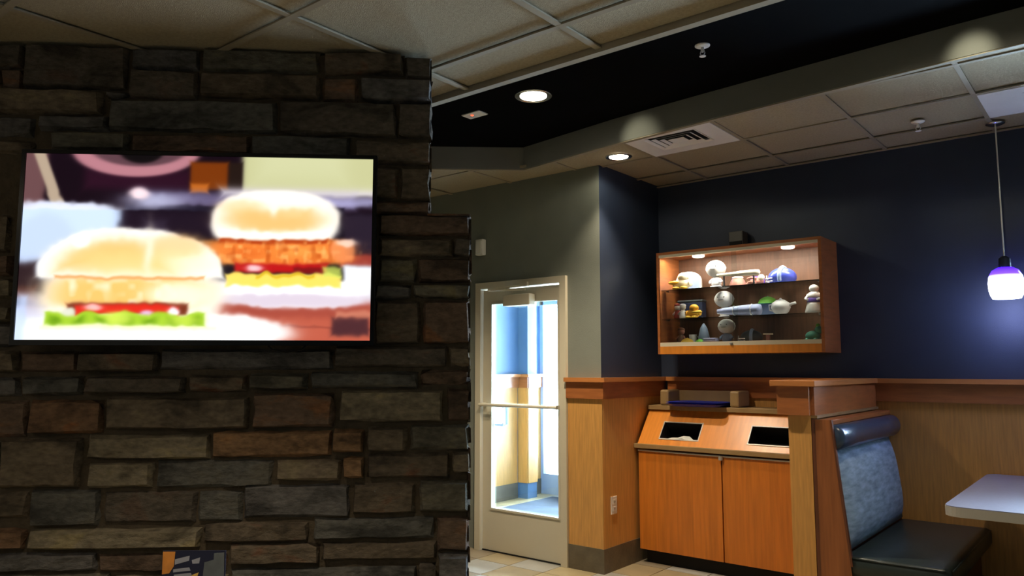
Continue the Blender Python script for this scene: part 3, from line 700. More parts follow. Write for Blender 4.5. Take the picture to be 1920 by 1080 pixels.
col4 = np.concatenate([img_l.reshape(-1, 3), np.ones((img_l.size // 3, 1))], 1).astype(np.float32)
ca.data.foreach_set('color', col4.ravel())
sm_ = bpy.data.materials.new('screen_picture'); sm_.use_nodes = True; nt = sm_.node_tree
pb = nt.nodes['Principled BSDF']; at_ = nt.nodes.new('ShaderNodeVertexColor'); at_.layer_name = 'picture'
pb.inputs['Base Color'].default_value = (0.002, 0.002, 0.002, 1); pb.inputs['Roughness'].default_value = 0.5; pb.inputs['Specular IOR Level'].default_value = 0.1
nt.links.new(at_.outputs[0], pb.inputs['Emission Color']); pb.inputs['Emission Strength'].default_value = 1.2
me.materials.append(sm_)
scr = bpy.data.objects.new('screen', me); C.objects.link(scr); scr.parent = tv
tag(scr, 'lit screen picturing two crispy chicken sandwiches on white plates')

# ================================================================== CEILING FIXTURES
def downlight(loc, label, r=0.108):
    t = empty('downlight', loc, 0, label, 'ceiling light', 'recessed downlights')
    obj('trim_ring', lathe(bmesh.new(), [(r * 0.86, -0.001), (r * 0.88, -0.006), (r, -0.005), (r + 0.006, 0.0), (r * 0.9, 0.0)], n=36, cap=False), M['chrome'], t, True)
    obj('reflector', lathe(bmesh.new(), [(r * 0.88, -0.004), (r * 0.80, -0.0020), (r * 0.70, -0.0012)], n=36, cap=False), M['chrome'], t, True)
    obj('lamp', lathe(bmesh.new(), [(r * 0.74, -0.0035), (r * 0.6, -0.007), (r * 0.3, -0.009), (0.004, -0.0095)], n=36), M['bulb'], t, True)
    return t
downlight((-2.683, 3.491, ZS), 'round bright recessed downlight in the black ceiling recess')
downlight((-2.683, 4.456, ZR), 'smaller bright recessed downlight in the tiled ceiling beside the square air vent', 0.088)
def sprinkler(loc, label, s=1.0):
    t = empty('sprinkler', loc, 0, label, 'sprinkler', 'ceiling sprinklers')
    obj('escutcheon', lathe(bmesh.new(), [(0.042 * s, 0), (0.042 * s, -0.004), (0.028 * s, -0.010), (0.012 * s, -0.011)], n=24), M['white'], t, True)
    obj('head', lathe(bmesh.new(), [(0.008 * s, -0.01), (0.010 * s, -0.028), (0.006 * s, -0.036)], n=14), M['white'], t)
    b = tube(bmesh.new(), [(-0.009 * s, 0, -0.028), (-0.014 * s, 0, -0.042), (-0.003, 0, -0.056)], 0.0025, 6)
    tube(b, [(0.009 * s, 0, -0.028), (0.014 * s, 0, -0.042), (0.003, 0, -0.056)], 0.0025, 6)
    obj('yoke', b, M['white'], t)
    obj('deflector', lathe(bmesh.new(), [(0.018 * s, -0.058), (0.018 * s, -0.055), (0.002, -0.054)], n=18), M['white'], t)
sprinkler((-1.587, 3.459, ZS), 'white sprinkler head in the black ceiling recess', 0.9)
sprinkler((-0.912, 4.923, ZR), 'white sprinkler head in the tiled ceiling near the pendant cord', 0.9)
# detector plate with a red light
t = empty('detector_plate', (-3.172, 3.512, ZS), 0, 'small white rectangular ceiling plate with a red indicator light', 'detector')
obj('plate', box(-0.075, -0.045, -0.008, 0.075, 0.045, 0, bev=0.003), M['whitepl'], t)
obj('indicator', ball(bmesh.new(), (-0.01, -0.012, -0.009), (0.011, 0.011, 0.006), 10), emis('red_indicator', (1.0, 0.12, 0.05), 2.0), t)
# air diffusers
def diffuser(d, label, cx, cy, hs):
    t = empty('air_vent', ((d[0] + d[2]) / 2, (d[1] + d[3]) / 2, ZR), 0, label, 'air vent', 'square ceiling air vents')
    ox, oy = t.location.x, t.location.y
    x0, y0, x1, y1 = d[0] - ox + 0.013, d[1] - oy + 0.013, d[2] - ox - 0.013, d[3] - oy - 0.013
    a0, b0, a1, b1 = cx - hs, cy - hs * .8, cx + hs, cy + hs * .8
    bm = bmesh.new()
    bx(bm, x0, b0, -0.004, a0, y1, 0.02); bx(bm, a1, b0, -0.004, x1, y1, 0.02)
    bx(bm, a0, b1, -0.004, a1, y1, 0.02)
    fy = lambda x: max(y0, fasc_y(x + ox) - oy + 0.014)
    for xa, xb, yt in ((x0, a0, None), (a0, a1, b0), (a1, x1, None)):
        yt = b0 if yt is None else yt
        prism(bm, [(xa, fy(xa)), (xb, fy(xb)), (xb, yt), (xa, yt)], 2, -0.004, 0.02)
    obj('panel', bm, M['white'], t)
    obj('duct', box(a0, b0, 0.018, a1, b1, 0.0215), M['dark'], t)
    for k in range(4):   # nested louvre rings, each a sloped frame
        s = 1 - k * 0.235
        def fr(q, z): return [(cx + sx_ * hs * q, cy + sy_ * hs * .8 * q, z) for sx_, sy_ in ((-1, -1), (1, -1), (1, 1), (-1, 1))]
        bm = bmesh.new()
        if k < 3:
            lo = [bm.verts.new(p) for p in fr(s, -0.006)]; hi = [bm.verts.new(p) for p in fr(s - 0.115, 0.002)]
            lo2 = [bm.verts.new(p) for p in fr(s, -0.005)]; hi2 = [bm.verts.new(p) for p in fr(s - 0.115, 0.003)]
            for i in range(4):
                j = (i + 1) % 4
                bm.faces.new((lo[i], lo[j], hi[j], hi[i])); bm.faces.new((lo2[i], lo2[j], hi2[j], hi2[i])); bm.faces.new((lo[i], lo[j], lo2[j], lo2[i])); bm.faces.new((hi[i], hi[j], hi2[j], hi2[i]))
        else:
            f = fr(s, -0.006); bx(bm, f[0][0], f[0][1], -0.006, f[2][0], f[2][1], -0.003)
        obj('louvre', bm, M['white'], t)
diffuser(DIFF[0], 'white square ceiling air vent beside the smaller downlight', 0.0, -0.01, 0.18)
diffuser(DIFF[1], 'white square ceiling air vent above the pendant lamp, at the right edge', 0.07, 0.0, 0.175)

# pendant lamp
pd = empty('pendant_lamp', (-0.562, 5.25, ZR), 0, 'small glowing white and violet glass pendant lamp on a thin cord', 'pendant lamp')
obj('canopy', lathe(bmesh.new(), [(0.052, 0), (0.050, -0.006), (0.030, -0.014), (0.006, -0.018)], n=28), M['chrome'], pd, True)
obj('cord', tube(bmesh.new(), [(0, 0, -0.01), (0, 0, -0.82)], 0.004, 8), M['whitepl'], pd)
obj('socket', lathe(bmesh.new(), [(0.012, -0.80), (0.030, -0.815), (0.032, -0.865), (0.036, -0.872)], n=24), mat('dark_metal_socket', (0.05, 0.06, 0.09), 0.35, metal=0.6, var=0.05), pd, True)
shm = bpy.data.materials.new('violet_white_glass'); shm.use_nodes = True; nt = shm.node_tree
pb = nt.nodes['Principled BSDF']; tc = nt.nodes.new('ShaderNodeTexCoord'); sp = nt.nodes.new('ShaderNodeSeparateXYZ'); mr = nt.nodes.new('ShaderNodeMapRange'); rp = nt.nodes.new('ShaderNodeValToRGB')
nt.links.new(tc.outputs['Object'], sp.inputs[0]); nt.links.new(sp.outputs[2], mr.inputs[0])
mr.inputs[1].default_value = -1.065; mr.inputs[2].default_value = -0.87
e = rp.color_ramp.elements; e[0].position = 0.0; e[0].color = (0.9, 0.92, 1, 1); e[1].position = 1.0; e[1].color = (0.03, 0.004, 0.6, 1)
x = e.new(0.62); x.color = (0.80, 0.84, 1, 1); x = e.new(0.80); x.color = (0.08, 0.03, 0.9, 1)
nt.links.new(mr.outputs[0], rp.inputs[0]); nt.links.new(rp.outputs[0], pb.inputs['Emission Color']); nt.links.new(rp.outputs[0], pb.inputs['Base Color'])
pb.inputs['Emission Strength'].default_value = 4.5; pb.inputs['Roughness'].default_value = 0.2
obj('lamp_shade', lathe(bmesh.new(), [(0.040, -0.868), (0.068, -0.885), (0.086, -0.92), (0.091, -0.96), (0.089, -1.00), (0.082, -1.03), (0.072, -1.05), (0.066, -1.05), (0.076, -1.02), (0.082, -0.98), (0.080, -0.93), (0.036, -0.874)], n=36, cap=False), shm, pd, True)
obj('bulb', ball(bmesh.new(), (0, 0, -0.985), (0.045, 0.045, 0.06), 16), emis('pendant_bulb', (0.86, 0.88, 1.0), 9.0), pd, True)
l = bpy.data.lights.new('pendant_light', 'POINT'); l.energy = 7.0; l.color = (0.45, 0.50, 1.0); l.shadow_soft_size = 0.09
lo = bpy.data.objects.new('pendant_light', l); lo.location = (-0.562, 5.22, 1.72); C.objects.link(lo)

# ================================================================== WALL FITTINGS
t = empty('wall_box', (-4.035, YD, 2.365), 0, 'small white alarm box on the wall above the glass door beside the pillar', 'wall box')
obj('housing', box(-0.04, -0.045, -0.065, 0.04, 0, 0.065, bev=0.008), M['whitepl'], t)
obj('cover', box(-0.028, -0.052, -0.05, 0.028, -0.045, 0.05, bev=0.002), M['whitepl'], t)
t = empty('wall_outlet', (XR + 0.013, 4.69, 0.445), 0, 'white double power outlet low on the wood panel left of the trash cabinet', 'outlet')
obj('cover_plate', box(0, -0.038, -0.06, 0.006, 0.038, 0.06, bev=0.002), M['whitepl'], t)
for dz in (-0.024, 0.024):
    s = obj('socket', box(0.006, -0.018, dz - 0.016, 0.009, 0.018, dz + 0.016, bev=0.001), M['whitepl'], t)
    b = box(0.0088, -0.008, dz - 0.006, 0.0095, -0.005, dz + 0.006); bx(b, 0.0088, 0.005, dz - 0.006, 0.0095, 0.008, dz + 0.006)
    obj('slot', b, M['dark'], s)
t = empty('surveillance_box', (-2.235, YB, 2.33), 0, 'small grey box mounted on the dark wall above the display case', 'wall box')
obj('housing', box(-0.055, -0.10, -0.04, 0.055, 0, 0.075, bev=0.008), mat('grey_box', (0.12, 0.12, 0.11), 0.6, var=0.05), t)
obj('cover', box(-0.048, -0.106, -0.035, 0.048, -0.10, 0.0, bev=0.002), M['dark'], t)

# ================================================================== DISPLAY CASE
cx0, cx1, cy0, cz0, cz1 = -2.762, -1.555, 5.11, 1.502, 2.262
dc = empty('display_case', ((cx0 + cx1) / 2, YB, cz0), 0, 'wooden wall-mounted display case with glass shelves full of souvenirs', 'display case')
def K(name, bm, m, par=None): return obj(name, rel(bm, dc), m, par or dc)
t_ = 0.02
K('side_panel', box(cx0, cy0, cz0, cx0 + t_, YB, cz1), M['cherry']); K('side_panel', box(cx1 - t_, cy0, cz0, cx1, YB, cz1), M['cherry'])
K('top_panel', box(cx0 + t_, cy0, cz1 - t_, cx1 - t_, YB, cz1), M['cherry']); K('bottom_panel', box(cx0 + t_, cy0 + 0.02, cz0, cx1 - t_, YB, cz0 + 0.075), M['cherry'])
K('back_panel', box(cx0 + t_, YB - 0.012, cz0 + 0.075, cx1 - t_, YB, cz1 - t_), M['caseback'])
K('front_rail', box(cx0 + t_, cy0 - 0.002, cz0, cx1 - t_, cy0 + 0.02, cz0 + 0.056), M['orange2'])
tr = K('slide_track', box(cx0 + t_, cy0 + 0.0, cz0 + 0.056, cx1 - t_, cy0 + 0.03, cz0 + 0.085), M['cream'])
K('lock', lathe(bmesh.new(), [(0.012, 0), (0.012, 0.008), (0.004, 0.009)], (cx0 + cx1) / 2 - 0.03, cy0 - 0.004, cz0 + 0.066, n=12), M['greymetal'], tr)
K('slide_track', box(cx0 + t_, cy0 + 0.0, cz1 - t_ - 0.018, cx1 - t_, cy0 + 0.03, cz1 - t_), M['cream'])
SZ = (1.765, 1.982)
for z in SZ:
    s = K('shelf', box(cx0 + t_, cy0 + 0.035, z - 0.007, cx1 - t_, YB - 0.013, z), M['shelfglass'])
    for xx in (cx0 + t_, cx1 - t_ - 0.03):
        K('shelf_bracket', box(xx, cy0 + 0.06, z - 0.014, xx + 0.03, cy0 + 0.10, z - 0.007), M['chrome'], s)
K('sliding_pane', box(cx0 + t_, cy0 + 0.008, cz0 + 0.085, (cx0 + cx1) / 2 + 0.02, cy0 + 0.013, cz1 - t_ - 0.018), M['glass'])
K('sliding_pane', box((cx0 + cx1) / 2 - 0.02, cy0 + 0.018, cz0 + 0.085, cx1 - t_, cy0 + 0.023, cz1 - t_ - 0.018), M['glass'])
for xx in (-2.50, -1.83):
    K('puck_light', lathe(bmesh.new(), [(0.045, 0), (0.045, -0.012), (0.036, -0.016), (0.003, -0.017)], xx, 5.28, cz1 - t_, n=24), M['caselamp'])
    spot('case_lamp', (xx, 5.28, cz1 - t_ - 0.02), 3.0, (1.0, 0.86, 0.66), 150, 0.7, 0.04)

area('case_fill_light', ((cx0 + cx1) / 2, cy0 + 0.06, cz1 - t_ - 0.02), (math.radians(10), 0, 0), 1.1, 0.03, 12, (1.0, 0.88, 0.72))  # light added along the top front to brighten the souvenirs
# souvenirs: (x, z of shelf) ------------------------------------------------
S1, S2, S0 = SZ[1] + 0.0005, SZ[0] + 0.0005, cz0 + 0.0755
pl = lambda n, c, r=0.5: mat(n, c, r, var=0.08, scale=20)
PM = dict(white=pl('toy_white', (0.86, 0.86, 0.90)), grey=pl('toy_grey', (0.62, 0.61, 0.60)), yellow=pl('toy_yellow', (0.80, 0.50, 0.05)), cream=pl('toy_cream', (0.85, 0.78, 0.60)),
          blue=pl('toy_blue', (0.05, 0.08, 0.50), 0.3), lblue=pl('toy_light_blue', (0.35, 0.48, 0.80)), navy=pl('toy_navy', (0.02, 0.03, 0.08)), silver=pl('toy_silver_blue', (0.25, 0.32, 0.48), 0.3),
          pink=pl('toy_pink_brown', (0.45, 0.20, 0.16)), green=pl('toy_green', (0.16, 0.50, 0.05)), teal=pl('toy_teal', (0.06, 0.30, 0.22)), red=pl('toy_red', (0.40, 0.05, 0.04)), orange=pl('toy_orange', (0.85, 0.42, 0.03)),
          violet=pl('toy_violet', (0.12, 0.06, 0.40)), lav=pl('toy_lavender', (0.42, 0.48, 0.78)), dk=pl('toy_charcoal', (0.05, 0.06, 0.07)), brown=pl('toy_brown', (0.16, 0.06, 0.03)))
def toy(name, x, y, z, label, cat, group=None):
    return empty(name, (x, y, z), 0, label, cat, group)
def figurine(x, y, z, hc, bc, h, label):
    t = toy('bobble_figurine', x, y, z, label, 'figurine', 'round headed figurines in the display case')
    obj('base', lathe(bmesh.new(), [(0.045, 0), (0.047, 0.008), (0.042, 0.014), (0.02, 0.016)], n=22), PM[bc], t, True)
    b = lathe(bmesh.new(), [(0.030, 0.014), (0.036, 0.03), (0.030, h * 0.34), (0.016, h * 0.42)], n=20)
    obj('body', b, PM[bc], t, True)
    for s in (-1, 1):
        obj('arm', tube(bmesh.new(), [(s * 0.026, 0, h * .34), (s * 0.045, -0.008, h * .24), (s * 0.036, -0.03, h * .18)], 0.009, 8), PM[bc], t, True)
    hd = obj('head', ball(bmesh.new(), (0, 0, h * 0.70), (h * .36, h * .33, h * .31), 20), PM[hc], t, True)
    m = ball(bmesh.new(), (0, -h * .315, h * 0.66), (h * .12, 0.006, h * .012), 10)
    obj('mouth', m, PM['dk'], hd); 
    for s in (-1, 1): obj('eye', ball(bmesh.new(), (s * h * .12, -h * .29, h * .76), (h * .028, 0.006, h * .028), 8), PM['dk'], hd)
    
    for s in (-1, 1): obj('ear', ball(bmesh.new(), (s * h * .355, 0, h * .70), (h * .035, h * .05, h * .06), 8), PM[hc], hd, True)
figurine(-2.355, 5.26, S1, 'grey', 'white', 0.205, 'grey round-headed figurine on a white base, top shelf of the display case')
figurine(-2.335, 5.345, S2, 'white', 'white', 0.20, 'bright white round-headed figurine on the middle shelf of the display case')
figurine(-2.285, 5.26, S0, 'grey', 'silver', 0.175, 'grey-white round-headed figurine on the bottom of the display case')
# helmet
def helmet(x, y, z, c1, c2, r, label, rz=0.0):
    t = toy('sports_helmet', x, y, z, label, 'helmet'); t.rotation_euler.z = rz
    bm = bmesh.new(); bmesh.ops.create_uvsphere(bm, u_segments=24, v_segments=14, radius=1.0)
    bmesh.ops.bisect_plane(bm, geom=bm.verts[:] + bm.edges[:] + bm.faces[:], plane_co=(0, 0, -0.62), plane_no=(0, 0, -1), clear_outer=True)
    for v in bm.verts: v.co = Vector((v.co.x * r * 1.12, v.co.y * r, (v.co.z + 0.62) * r * .8))
    obj('shell', bm, PM[c1], t, True)
    b = bmesh.new(); pts = [(-r * 1.13 * math.cos(a), -r * 1.01 * math.sin(a) * 0 , 0) for a in (0,)]
    arc = [(0.0 + r * 0.10, r * 1.02 * math.cos(a), 0.50 * r + r * .82 * math.sin(a)) for a in [PI * k / 14 for k in range(-2, 17)]]
    tube(b, arc, r * 0.16, 8); obj('stripe', b, PM[c2], t, True)
    g = bmesh.new()
    for zz in (0.18, 0.42):
        tube(g, [(-r * 0.5, r * .92, r * zz), (-r * 1.15, r * .55, r * zz), (-r * 1.32, 0, r * zz), (-r * 1.15, -r * .55, r * zz), (-r * 0.5, -r * .92, r * zz)], 0.0045, 6)
    tube(g, [(-r * 1.32, 0, r * .18), (-r * 1.28, 0, r * .75)], 0.0045, 6)
    obj('face_guard', g, PM['white'], t)
helmet(-1.872, 5.27, S1, 'blue', 'lblue', 0.086, 'shiny blue helmet with a pale blue band on the top shelf')
helmet(-2.11, 5.28, S0, 'dk', 'silver', 0.070, 'charcoal helmet with a pale band on the bottom of the display case', 0.2)
# framed silver-blue plate behind the yellow bird
t = toy('souvenir_plate', -2.615, 5.345, S1, 'silver-blue arched plate standing behind the yellow and white bird', 'plate')
bm = prism(bmesh.new(), [(0.105 * math.cos(a), 0.075 + 0.075 * math.sin(a)) for a in [PI * k / 12 for k in range(13)]] + [(-0.105, 0.0), (0.105, 0.0)], 1, -0.008, 0.008)
obj('rim', bm, PM['white'], t)
bm = prism(bmesh.new(), [(0.092 * math.cos(a), 0.072 + 0.066 * math.sin(a)) for a in [PI * k / 12 for k in range(13)]] + [(-0.092, 0.008), (0.092, 0.008)], 1, -0.012, -0.008)
obj('face', bm, PM['silver'], t)
def bird(x, y, z, body, bill, s, label, flip=-1):
    t = toy('plush_bird', x, y, z, label, 'plush toy')
    obj('body', ball(bmesh.new(), (0, 0, 0.042 * s), (0.062 * s, 0.045 * s, 0.042 * s), 18), PM[body], t, True)
    h = obj('head', ball(bmesh.new(), (0.012 * s, -0.01, 0.088 * s), (0.042 * s, 0.036 * s, 0.034 * s), 16), PM[body], t, True)
    obj('bill', ball(bmesh.new(), (flip * 0.048 * s, -0.03, 0.050 * s), (0.05 * s, 0.026 * s, 0.014 * s), 12), PM[bill], h, True)
    for sx_ in (-1, 1): obj('foot', ball(bmesh.new(), (sx_ * 0.03 * s, -0.045 * s, 0.010 * s), (0.026 * s, 0.028 * s, 0.010 * s), 10), PM[bill], t, True)
    for sx_ in (-1, 1): obj('wing', ball(bmesh.new(), (sx_ * 0.06 * s, 0, 0.045 * s), (0.012 * s, 0.03 * s, 0.026 * s), 10), PM[body], t, True)
bird(-2.60, 5.21, S1, 'cream', 'yellow', 1.05, 'cream plush bird with yellow bill and feet at the left end of the top shelf')
# squat pot, small violet box, cream horn, pinkish doll
t = toy('clay_pot', -2.218, 5.325, S1, 'squat pinkish-brown pot with a pale rim on the top shelf', 'pot')
obj('pot_body', lathe(bmesh.new(), [(0.055, 0), (0.062, 0.01), (0.050, 0.05), (0.036, 0.066)], n=24), PM['pink'], t, True)
obj('rim', lathe(bmesh.new(), [(0.036, 0.064), (0.040, 0.067), (0.040, 0.076), (0.034, 0.078)], n=24), PM['white'], t, True)
t = toy('violet_cup', -2.10, 5.375, S1, 'dark violet cup between the pot and the lying doll on the top shelf', 'cup')
obj('cup_body', lathe(bmesh.new(), [(0.034, 0), (0.042, 0.075), (0.038, 0.075), (0.030, 0.006)], n=22), PM['violet'], t, True)
obj('cup_handle', tube(bmesh.new(), [(0.038, 0, 0.06), (0.06, 0, 0.055), (0.06, 0, 0.025), (0.036, 0, 0.018)], 0.005, 6), PM['violet'], t, True)
t = toy('cream_pennant_bat', -2.168, 5.20, S1 + 0.0, 'long cream tapered souvenir bat resting on two dark stands, top shelf', 'bat')
bm = bmesh.new()
pr = [(-0.155, 0.006), (-0.15, 0.010), (-0.06, 0.013), (0.03, 0.019), (0.13, 0.021), (0.158, 0.018), (0.165, 0.006)]
rings = [[bm.verts.new((x, r * math.cos(2 * PI * k / 14), 0.086 + r * math.sin(2 * PI * k / 14))) for k in range(14)] for x, r in pr]
for a, b in zip(rings, rings[1:]):
    for k in range(14): bm.faces.new((a[k], a[(k + 1) % 14], b[(k + 1) % 14], b[k]))
bm.faces.new(rings[0]); bm.faces.new(rings[-1])
obj('barrel', bm, PM['cream'], t, True)
for x in (-0.10, 0.12):
    b = box(x - 0.008, -0.02, 0, x + 0.008, 0.02, 0.006); bx(b, x - 0.005, -0.005, 0.006, x + 0.005, 0.005, 0.075)
    obj('stand', b, PM['dk'], t)
t = toy('pink_doll', -2.058, 5.285, S1, 'small pinkish-brown doll lying on the top shelf beside the blue helmet', 'doll')
obj('body', ball(bmesh.new(), (0, 0, 0.03), (0.05, 0.026, 0.028), 14), PM['pink'], t, True)
obj('head', ball(bmesh.new(), (0.035, -0.01, 0.056), (0.024, 0.022, 0.022), 14), PM['cream'], t, True)
for sx_, zz in ((-1, 0.02), (1, 0.05)): obj('arm', tube(bmesh.new(), [(0.0, -0.02, zz), (-0.03, -0.04, zz + .006), (-0.055, -0.035, zz)], 0.009, 8), PM['pink'], t, True)
obj('leg', tube(bmesh.new(), [(-0.03, 0, 0.02), (-0.08, -0.01, 0.012)], 0.011, 8), PM['pink'], t, True); obj('leg', tube(bmesh.new(), [(-0.03, 0.02, 0.03), (-0.08, 0.02, 0.02)], 0.011, 8), PM['pink'], t, True)
# middle shelf
t = toy('dark_lunch_box', -2.60, 5.36, S2, 'black and navy box standing at the left back of the middle shelf', 'box')
obj('box_body', box(-0.10, -0.035, 0, 0.10, 0.035, 0.13, bev=0.006), PM['navy'], t); obj('lid', box(-0.103, -0.038, 0.13, 0.103, 0.038, 0.148, bev=0.005), PM['dk'], t)
def small_doll(x, y, z, c1, c2, label, s=1.0):
    t = toy('small_doll', x, y, z, label, 'doll')
    obj('body', lathe(bmesh.new(), [(0.026 * s, 0), (0.030 * s, 0.02 * s), (0.018 * s, 0.065 * s), (0.008 * s, 0.075 * s)], n=16), PM[c1], t, True)
    h = obj('head', ball(bmesh.new(), (0, 0, 0.092 * s), (0.026 * s, 0.024 * s, 0.025 * s), 14), PM[c2], t, True)
    obj('cap', ball(bmesh.new(), (0, 0.002, 0.106 * s), (0.026 * s, 0.025 * s, 0.016 * s), 12), PM[c1], h, True)
    for sx_ in (-1, 1): obj('arm', tube(bmesh.new(), [(sx_ * 0.018 * s, 0, 0.06 * s), (sx_ * 0.036 * s, -0.01, 0.035 * s)], 0.007 * s, 8), PM[c2], t, True)
small_doll(-2.675, 5.27, S2, 'red', 'white', 'small red doll with pale arms at the far left of the middle shelf')
small_doll(-2.615, 5.235, S2, 'white', 'grey', 'small white doll next to the red one on the middle shelf', 0.95)
bird(-2.52, 5.215, S2, 'orange', 'yellow', 0.85, 'orange-yellow plush bird on the middle shelf', 1)
t = toy('lavender_cushion_roll', -2.14, 5.205, S2, 'long pale lavender-blue roll lying on the middle shelf', 'rolled cushion')
bm = bmesh.new(); pr = [(-0.205, 0.004), (-0.20, 0.016), (-0.12, 0.026), (0.0, 0.036), (0.12, 0.040), (0.14, 0.036), (0.148, 0.01)]
rings = [[bm.verts.new((x, r * math.cos(2 * PI * k / 18), 0.041 + r * math.sin(2 * PI * k / 18))) for k in range(18)] for x, r in pr]
for q in rings:
    for v in q: v.co.x *= 0.93
for a, b in zip(rings, rings[1:]):
    for k in range(18): bm.faces.new((a[k], a[(k + 1) % 18], b[(k + 1) % 18], b[k]))
bm.faces.new(rings[0]); bm.faces.new(rings[-1])
obj('roll', bm, PM['lav'], t, True)
for xx, rr in ((-0.06, 0.033), (0.07, 0.040)):
    obj('tie', tube(bmesh.new(), [(xx, rr * math.cos(2 * PI * k / 20), 0.041 + rr * math.sin(2 * PI * k / 20)) for k in range(21)], 0.003, 6), PM['white'], t, True)
def cap(x, y, z, c1, c2, label, s=1.0, rz=0):
    t = toy('cap', x, y, z, label, 'cap'); t.rotation_euler.z = rz
    bm = bmesh.new(); bmesh.ops.create_uvsphere(bm, u_segments=22, v_segments=12, radius=1.0)
    bmesh.ops.bisect_plane(bm, geom=bm.verts[:] + bm.edges[:] + bm.faces[:], plane_co=(0, 0, 0), plane_no=(0, 0, -1), clear_outer=True)
    for v in bm.verts: v.co = Vector((v.co.x * 0.07 * s, v.co.y * 0.06 * s, v.co.z * 0.055 * s + 0.004))
    obj('crown', bm, PM[c1], t, True)
    bm = bmesh.new()
    prism(bm, [(0.075 * s * math.cos(a), -0.03 * s - 0.07 * s * math.sin(a)) for a in [PI * k / 10 for k in range(11)]], 2, 0.0, 0.006)
    obj('brim', bm, PM[c2], t); obj('button', ball(bmesh.new(), (0, 0, 0.06 * s), (0.006, 0.006, 0.004), 8), PM[c2], t)
# green cap sits on a pale blue box behind the roll
t = toy('pale_blue_box', -2.02, 5.365, S2, 'pale blue box behind the lavender roll, under the green cap', 'box')
obj('box_body', box(-0.085, -0.055, 0, 0.085, 0.055, 0.082, bev=0.006), PM['lblue'], t); obj('lid', box(-0.088, -0.058, 0.070, 0.088, 0.058, 0.084, bev=0.004), PM['lblue'], t)
cap(-2.02, 5.375, S2 + 0.0845, 'green', 'teal', 'bright green cap lying on the pale blue box, middle shelf', 1.0)
t = toy('white_teapot', -1.885, 5.255, S2, 'white round pot with a spout pointing right on the middle shelf', 'teapot')
obj('pot_body', lathe(bmesh.new(), [(0.034, 0.0), (0.036, 0.008), (0.052, 0.02), (0.066, 0.05), (0.058, 0.082), (0.034, 0.098)], n=26), PM['white'], t, True)
obj('lid', lathe(bmesh.new(), [(0.036, 0.096), (0.030, 0.103), (0.008, 0.108), (0.009, 0.114), (0.003, 0.118)], n=20), PM['white'], t, True)
obj('spout', tube(bmesh.new(), [(0.045, 0, 0.055), (0.075, -0.004, 0.072), (0.105, -0.006, 0.078)], 0.010, 10), PM['white'], t, True)
obj('pot_handle', tube(bmesh.new(), [(-0.05, 0, 0.075), (-0.080, 0, 0.07), (-0.078, 0, 0.035), (-0.056, 0, 0.03)], 0.006, 8), PM['white'], t, True)
# stacked shaker figure right end
t = toy('white_robed_figurine', -1.655, 5.25, S2, 'white and blue banded figurine at the right end of the middle shelf', 'figurine')
obj('skirt', lathe(bmesh.new(), [(0.060, 0), (0.062, 0.012), (0.050, 0.06), (0.044, 0.075)], n=24), PM['grey'], t, True)
obj('sash', lathe(bmesh.new(), [(0.046, 0.075), (0.048, 0.080), (0.044, 0.100), (0.040, 0.104)], n=24), PM['violet'], t, True)
obj('torso', lathe(bmesh.new(), [(0.040, 0.104), (0.044, 0.115), (0.034, 0.140), (0.020, 0.146)], n=24), PM['white'], t, True)
obj('head', ball(bmesh.new(), (0, 0, 0.168), (0.032, 0.030, 0.027), 18), PM['white'], t, True)
for sx_ in (-1, 1): obj('arm', tube(bmesh.new(), [(sx_ * 0.038, 0, 0.13), (sx_ * 0.055, -0.015, 0.10), (sx_ * 0.03, -0.042, 0.09)], 0.008, 8), PM['white'], t, True)
# bottom
small_doll(-2.665, 5.30, S0, 'brown', 'pink', 'small brown doll at the left end of the bottom of the display case', 1.05)
t = toy('navy_cone_hat', -2.50, 5.34, S0, 'tall navy pointed hat at the back of the bottom of the display case', 'hat')
obj('brim', lathe(bmesh.new(), [(0.075, 0), (0.078, 0.003), (0.05, 0.007), (0.04, 0.006)], n=24), PM['navy'], t, True)
obj('crown', lathe(bmesh.new(), [(0.05, 0.006), (0.040, 0.06), (0.026, 0.12), (0.005, 0.155)], n=24), PM['silver'], t, True)
t = toy('silver_cup', -2.61, 5.385, S0, 'dull silver cup beside the navy pointed hat', 'cup')
obj('cup_body', lathe(bmesh.new(), [(0.022, 0.0), (0.024, 0.004), (0.030, 0.075), (0.027, 0.075), (0.02, 0.008)], n=22), PM['grey'], t, True)
obj('cup_handle', tube(bmesh.new(), [(0.028, 0, 0.06), (0.046, 0, 0.055), (0.046, 0, 0.025), (0.026, 0, 0.018)], 0.004, 6), PM['grey'], t, True)
cap(-2.575, 5.215, S0, 'yellow', 'yellow', 'yellow cap lying at the left front of the bottom of the display case', 0.7, 0.5)
cap(-2.468, 5.20, S0, 'green', 'green', 'small green cap next to the yellow cap at the bottom of the case', 0.52, -0.3)
t = toy('folded_blue_scarf', -2.385, 5.21, S0, 'folded blue scarf in front of the grey-white figurine', 'scarf')
b = bmesh.new()
for k in range(3): bx(b, -0.055 + k * .003, -0.03, 0.001 + k * 0.013, 0.055 - k * .004, 0.03, 0.013 + k * 0.013, bev=0.005)
obj('folded_cloth', b, PM['lav'], t, True); obj('fringe', box(0.05, -0.028, 0.001, 0.066, 0.028, 0.005), PM['white'], t)
t = toy('pink_pen_holder', -2.01, 5.33, S0, 'thin pinkish rod on a small stand at the bottom of the case', 'rod on stand')
obj('rod', tube(bmesh.new(), [(-0.035, 0, 0.062), (0.035, 0, 0.060)], 0.005, 8), PM['cream'], t); obj('stand', box(-0.012, -0.012, 0, 0.012, 0.012, 0.056, bev=0.002), PM['pink'], t)
t = toy('teal_plush', -1.665, 5.26, S0, 'teal plush toy with a green tuft at the right end of the bottom', 'plush toy')
obj('body', ball(bmesh.new(), (-0.012, 0, 0.036), (0.05, 0.04, 0.036), 18), PM['teal'], t, True)
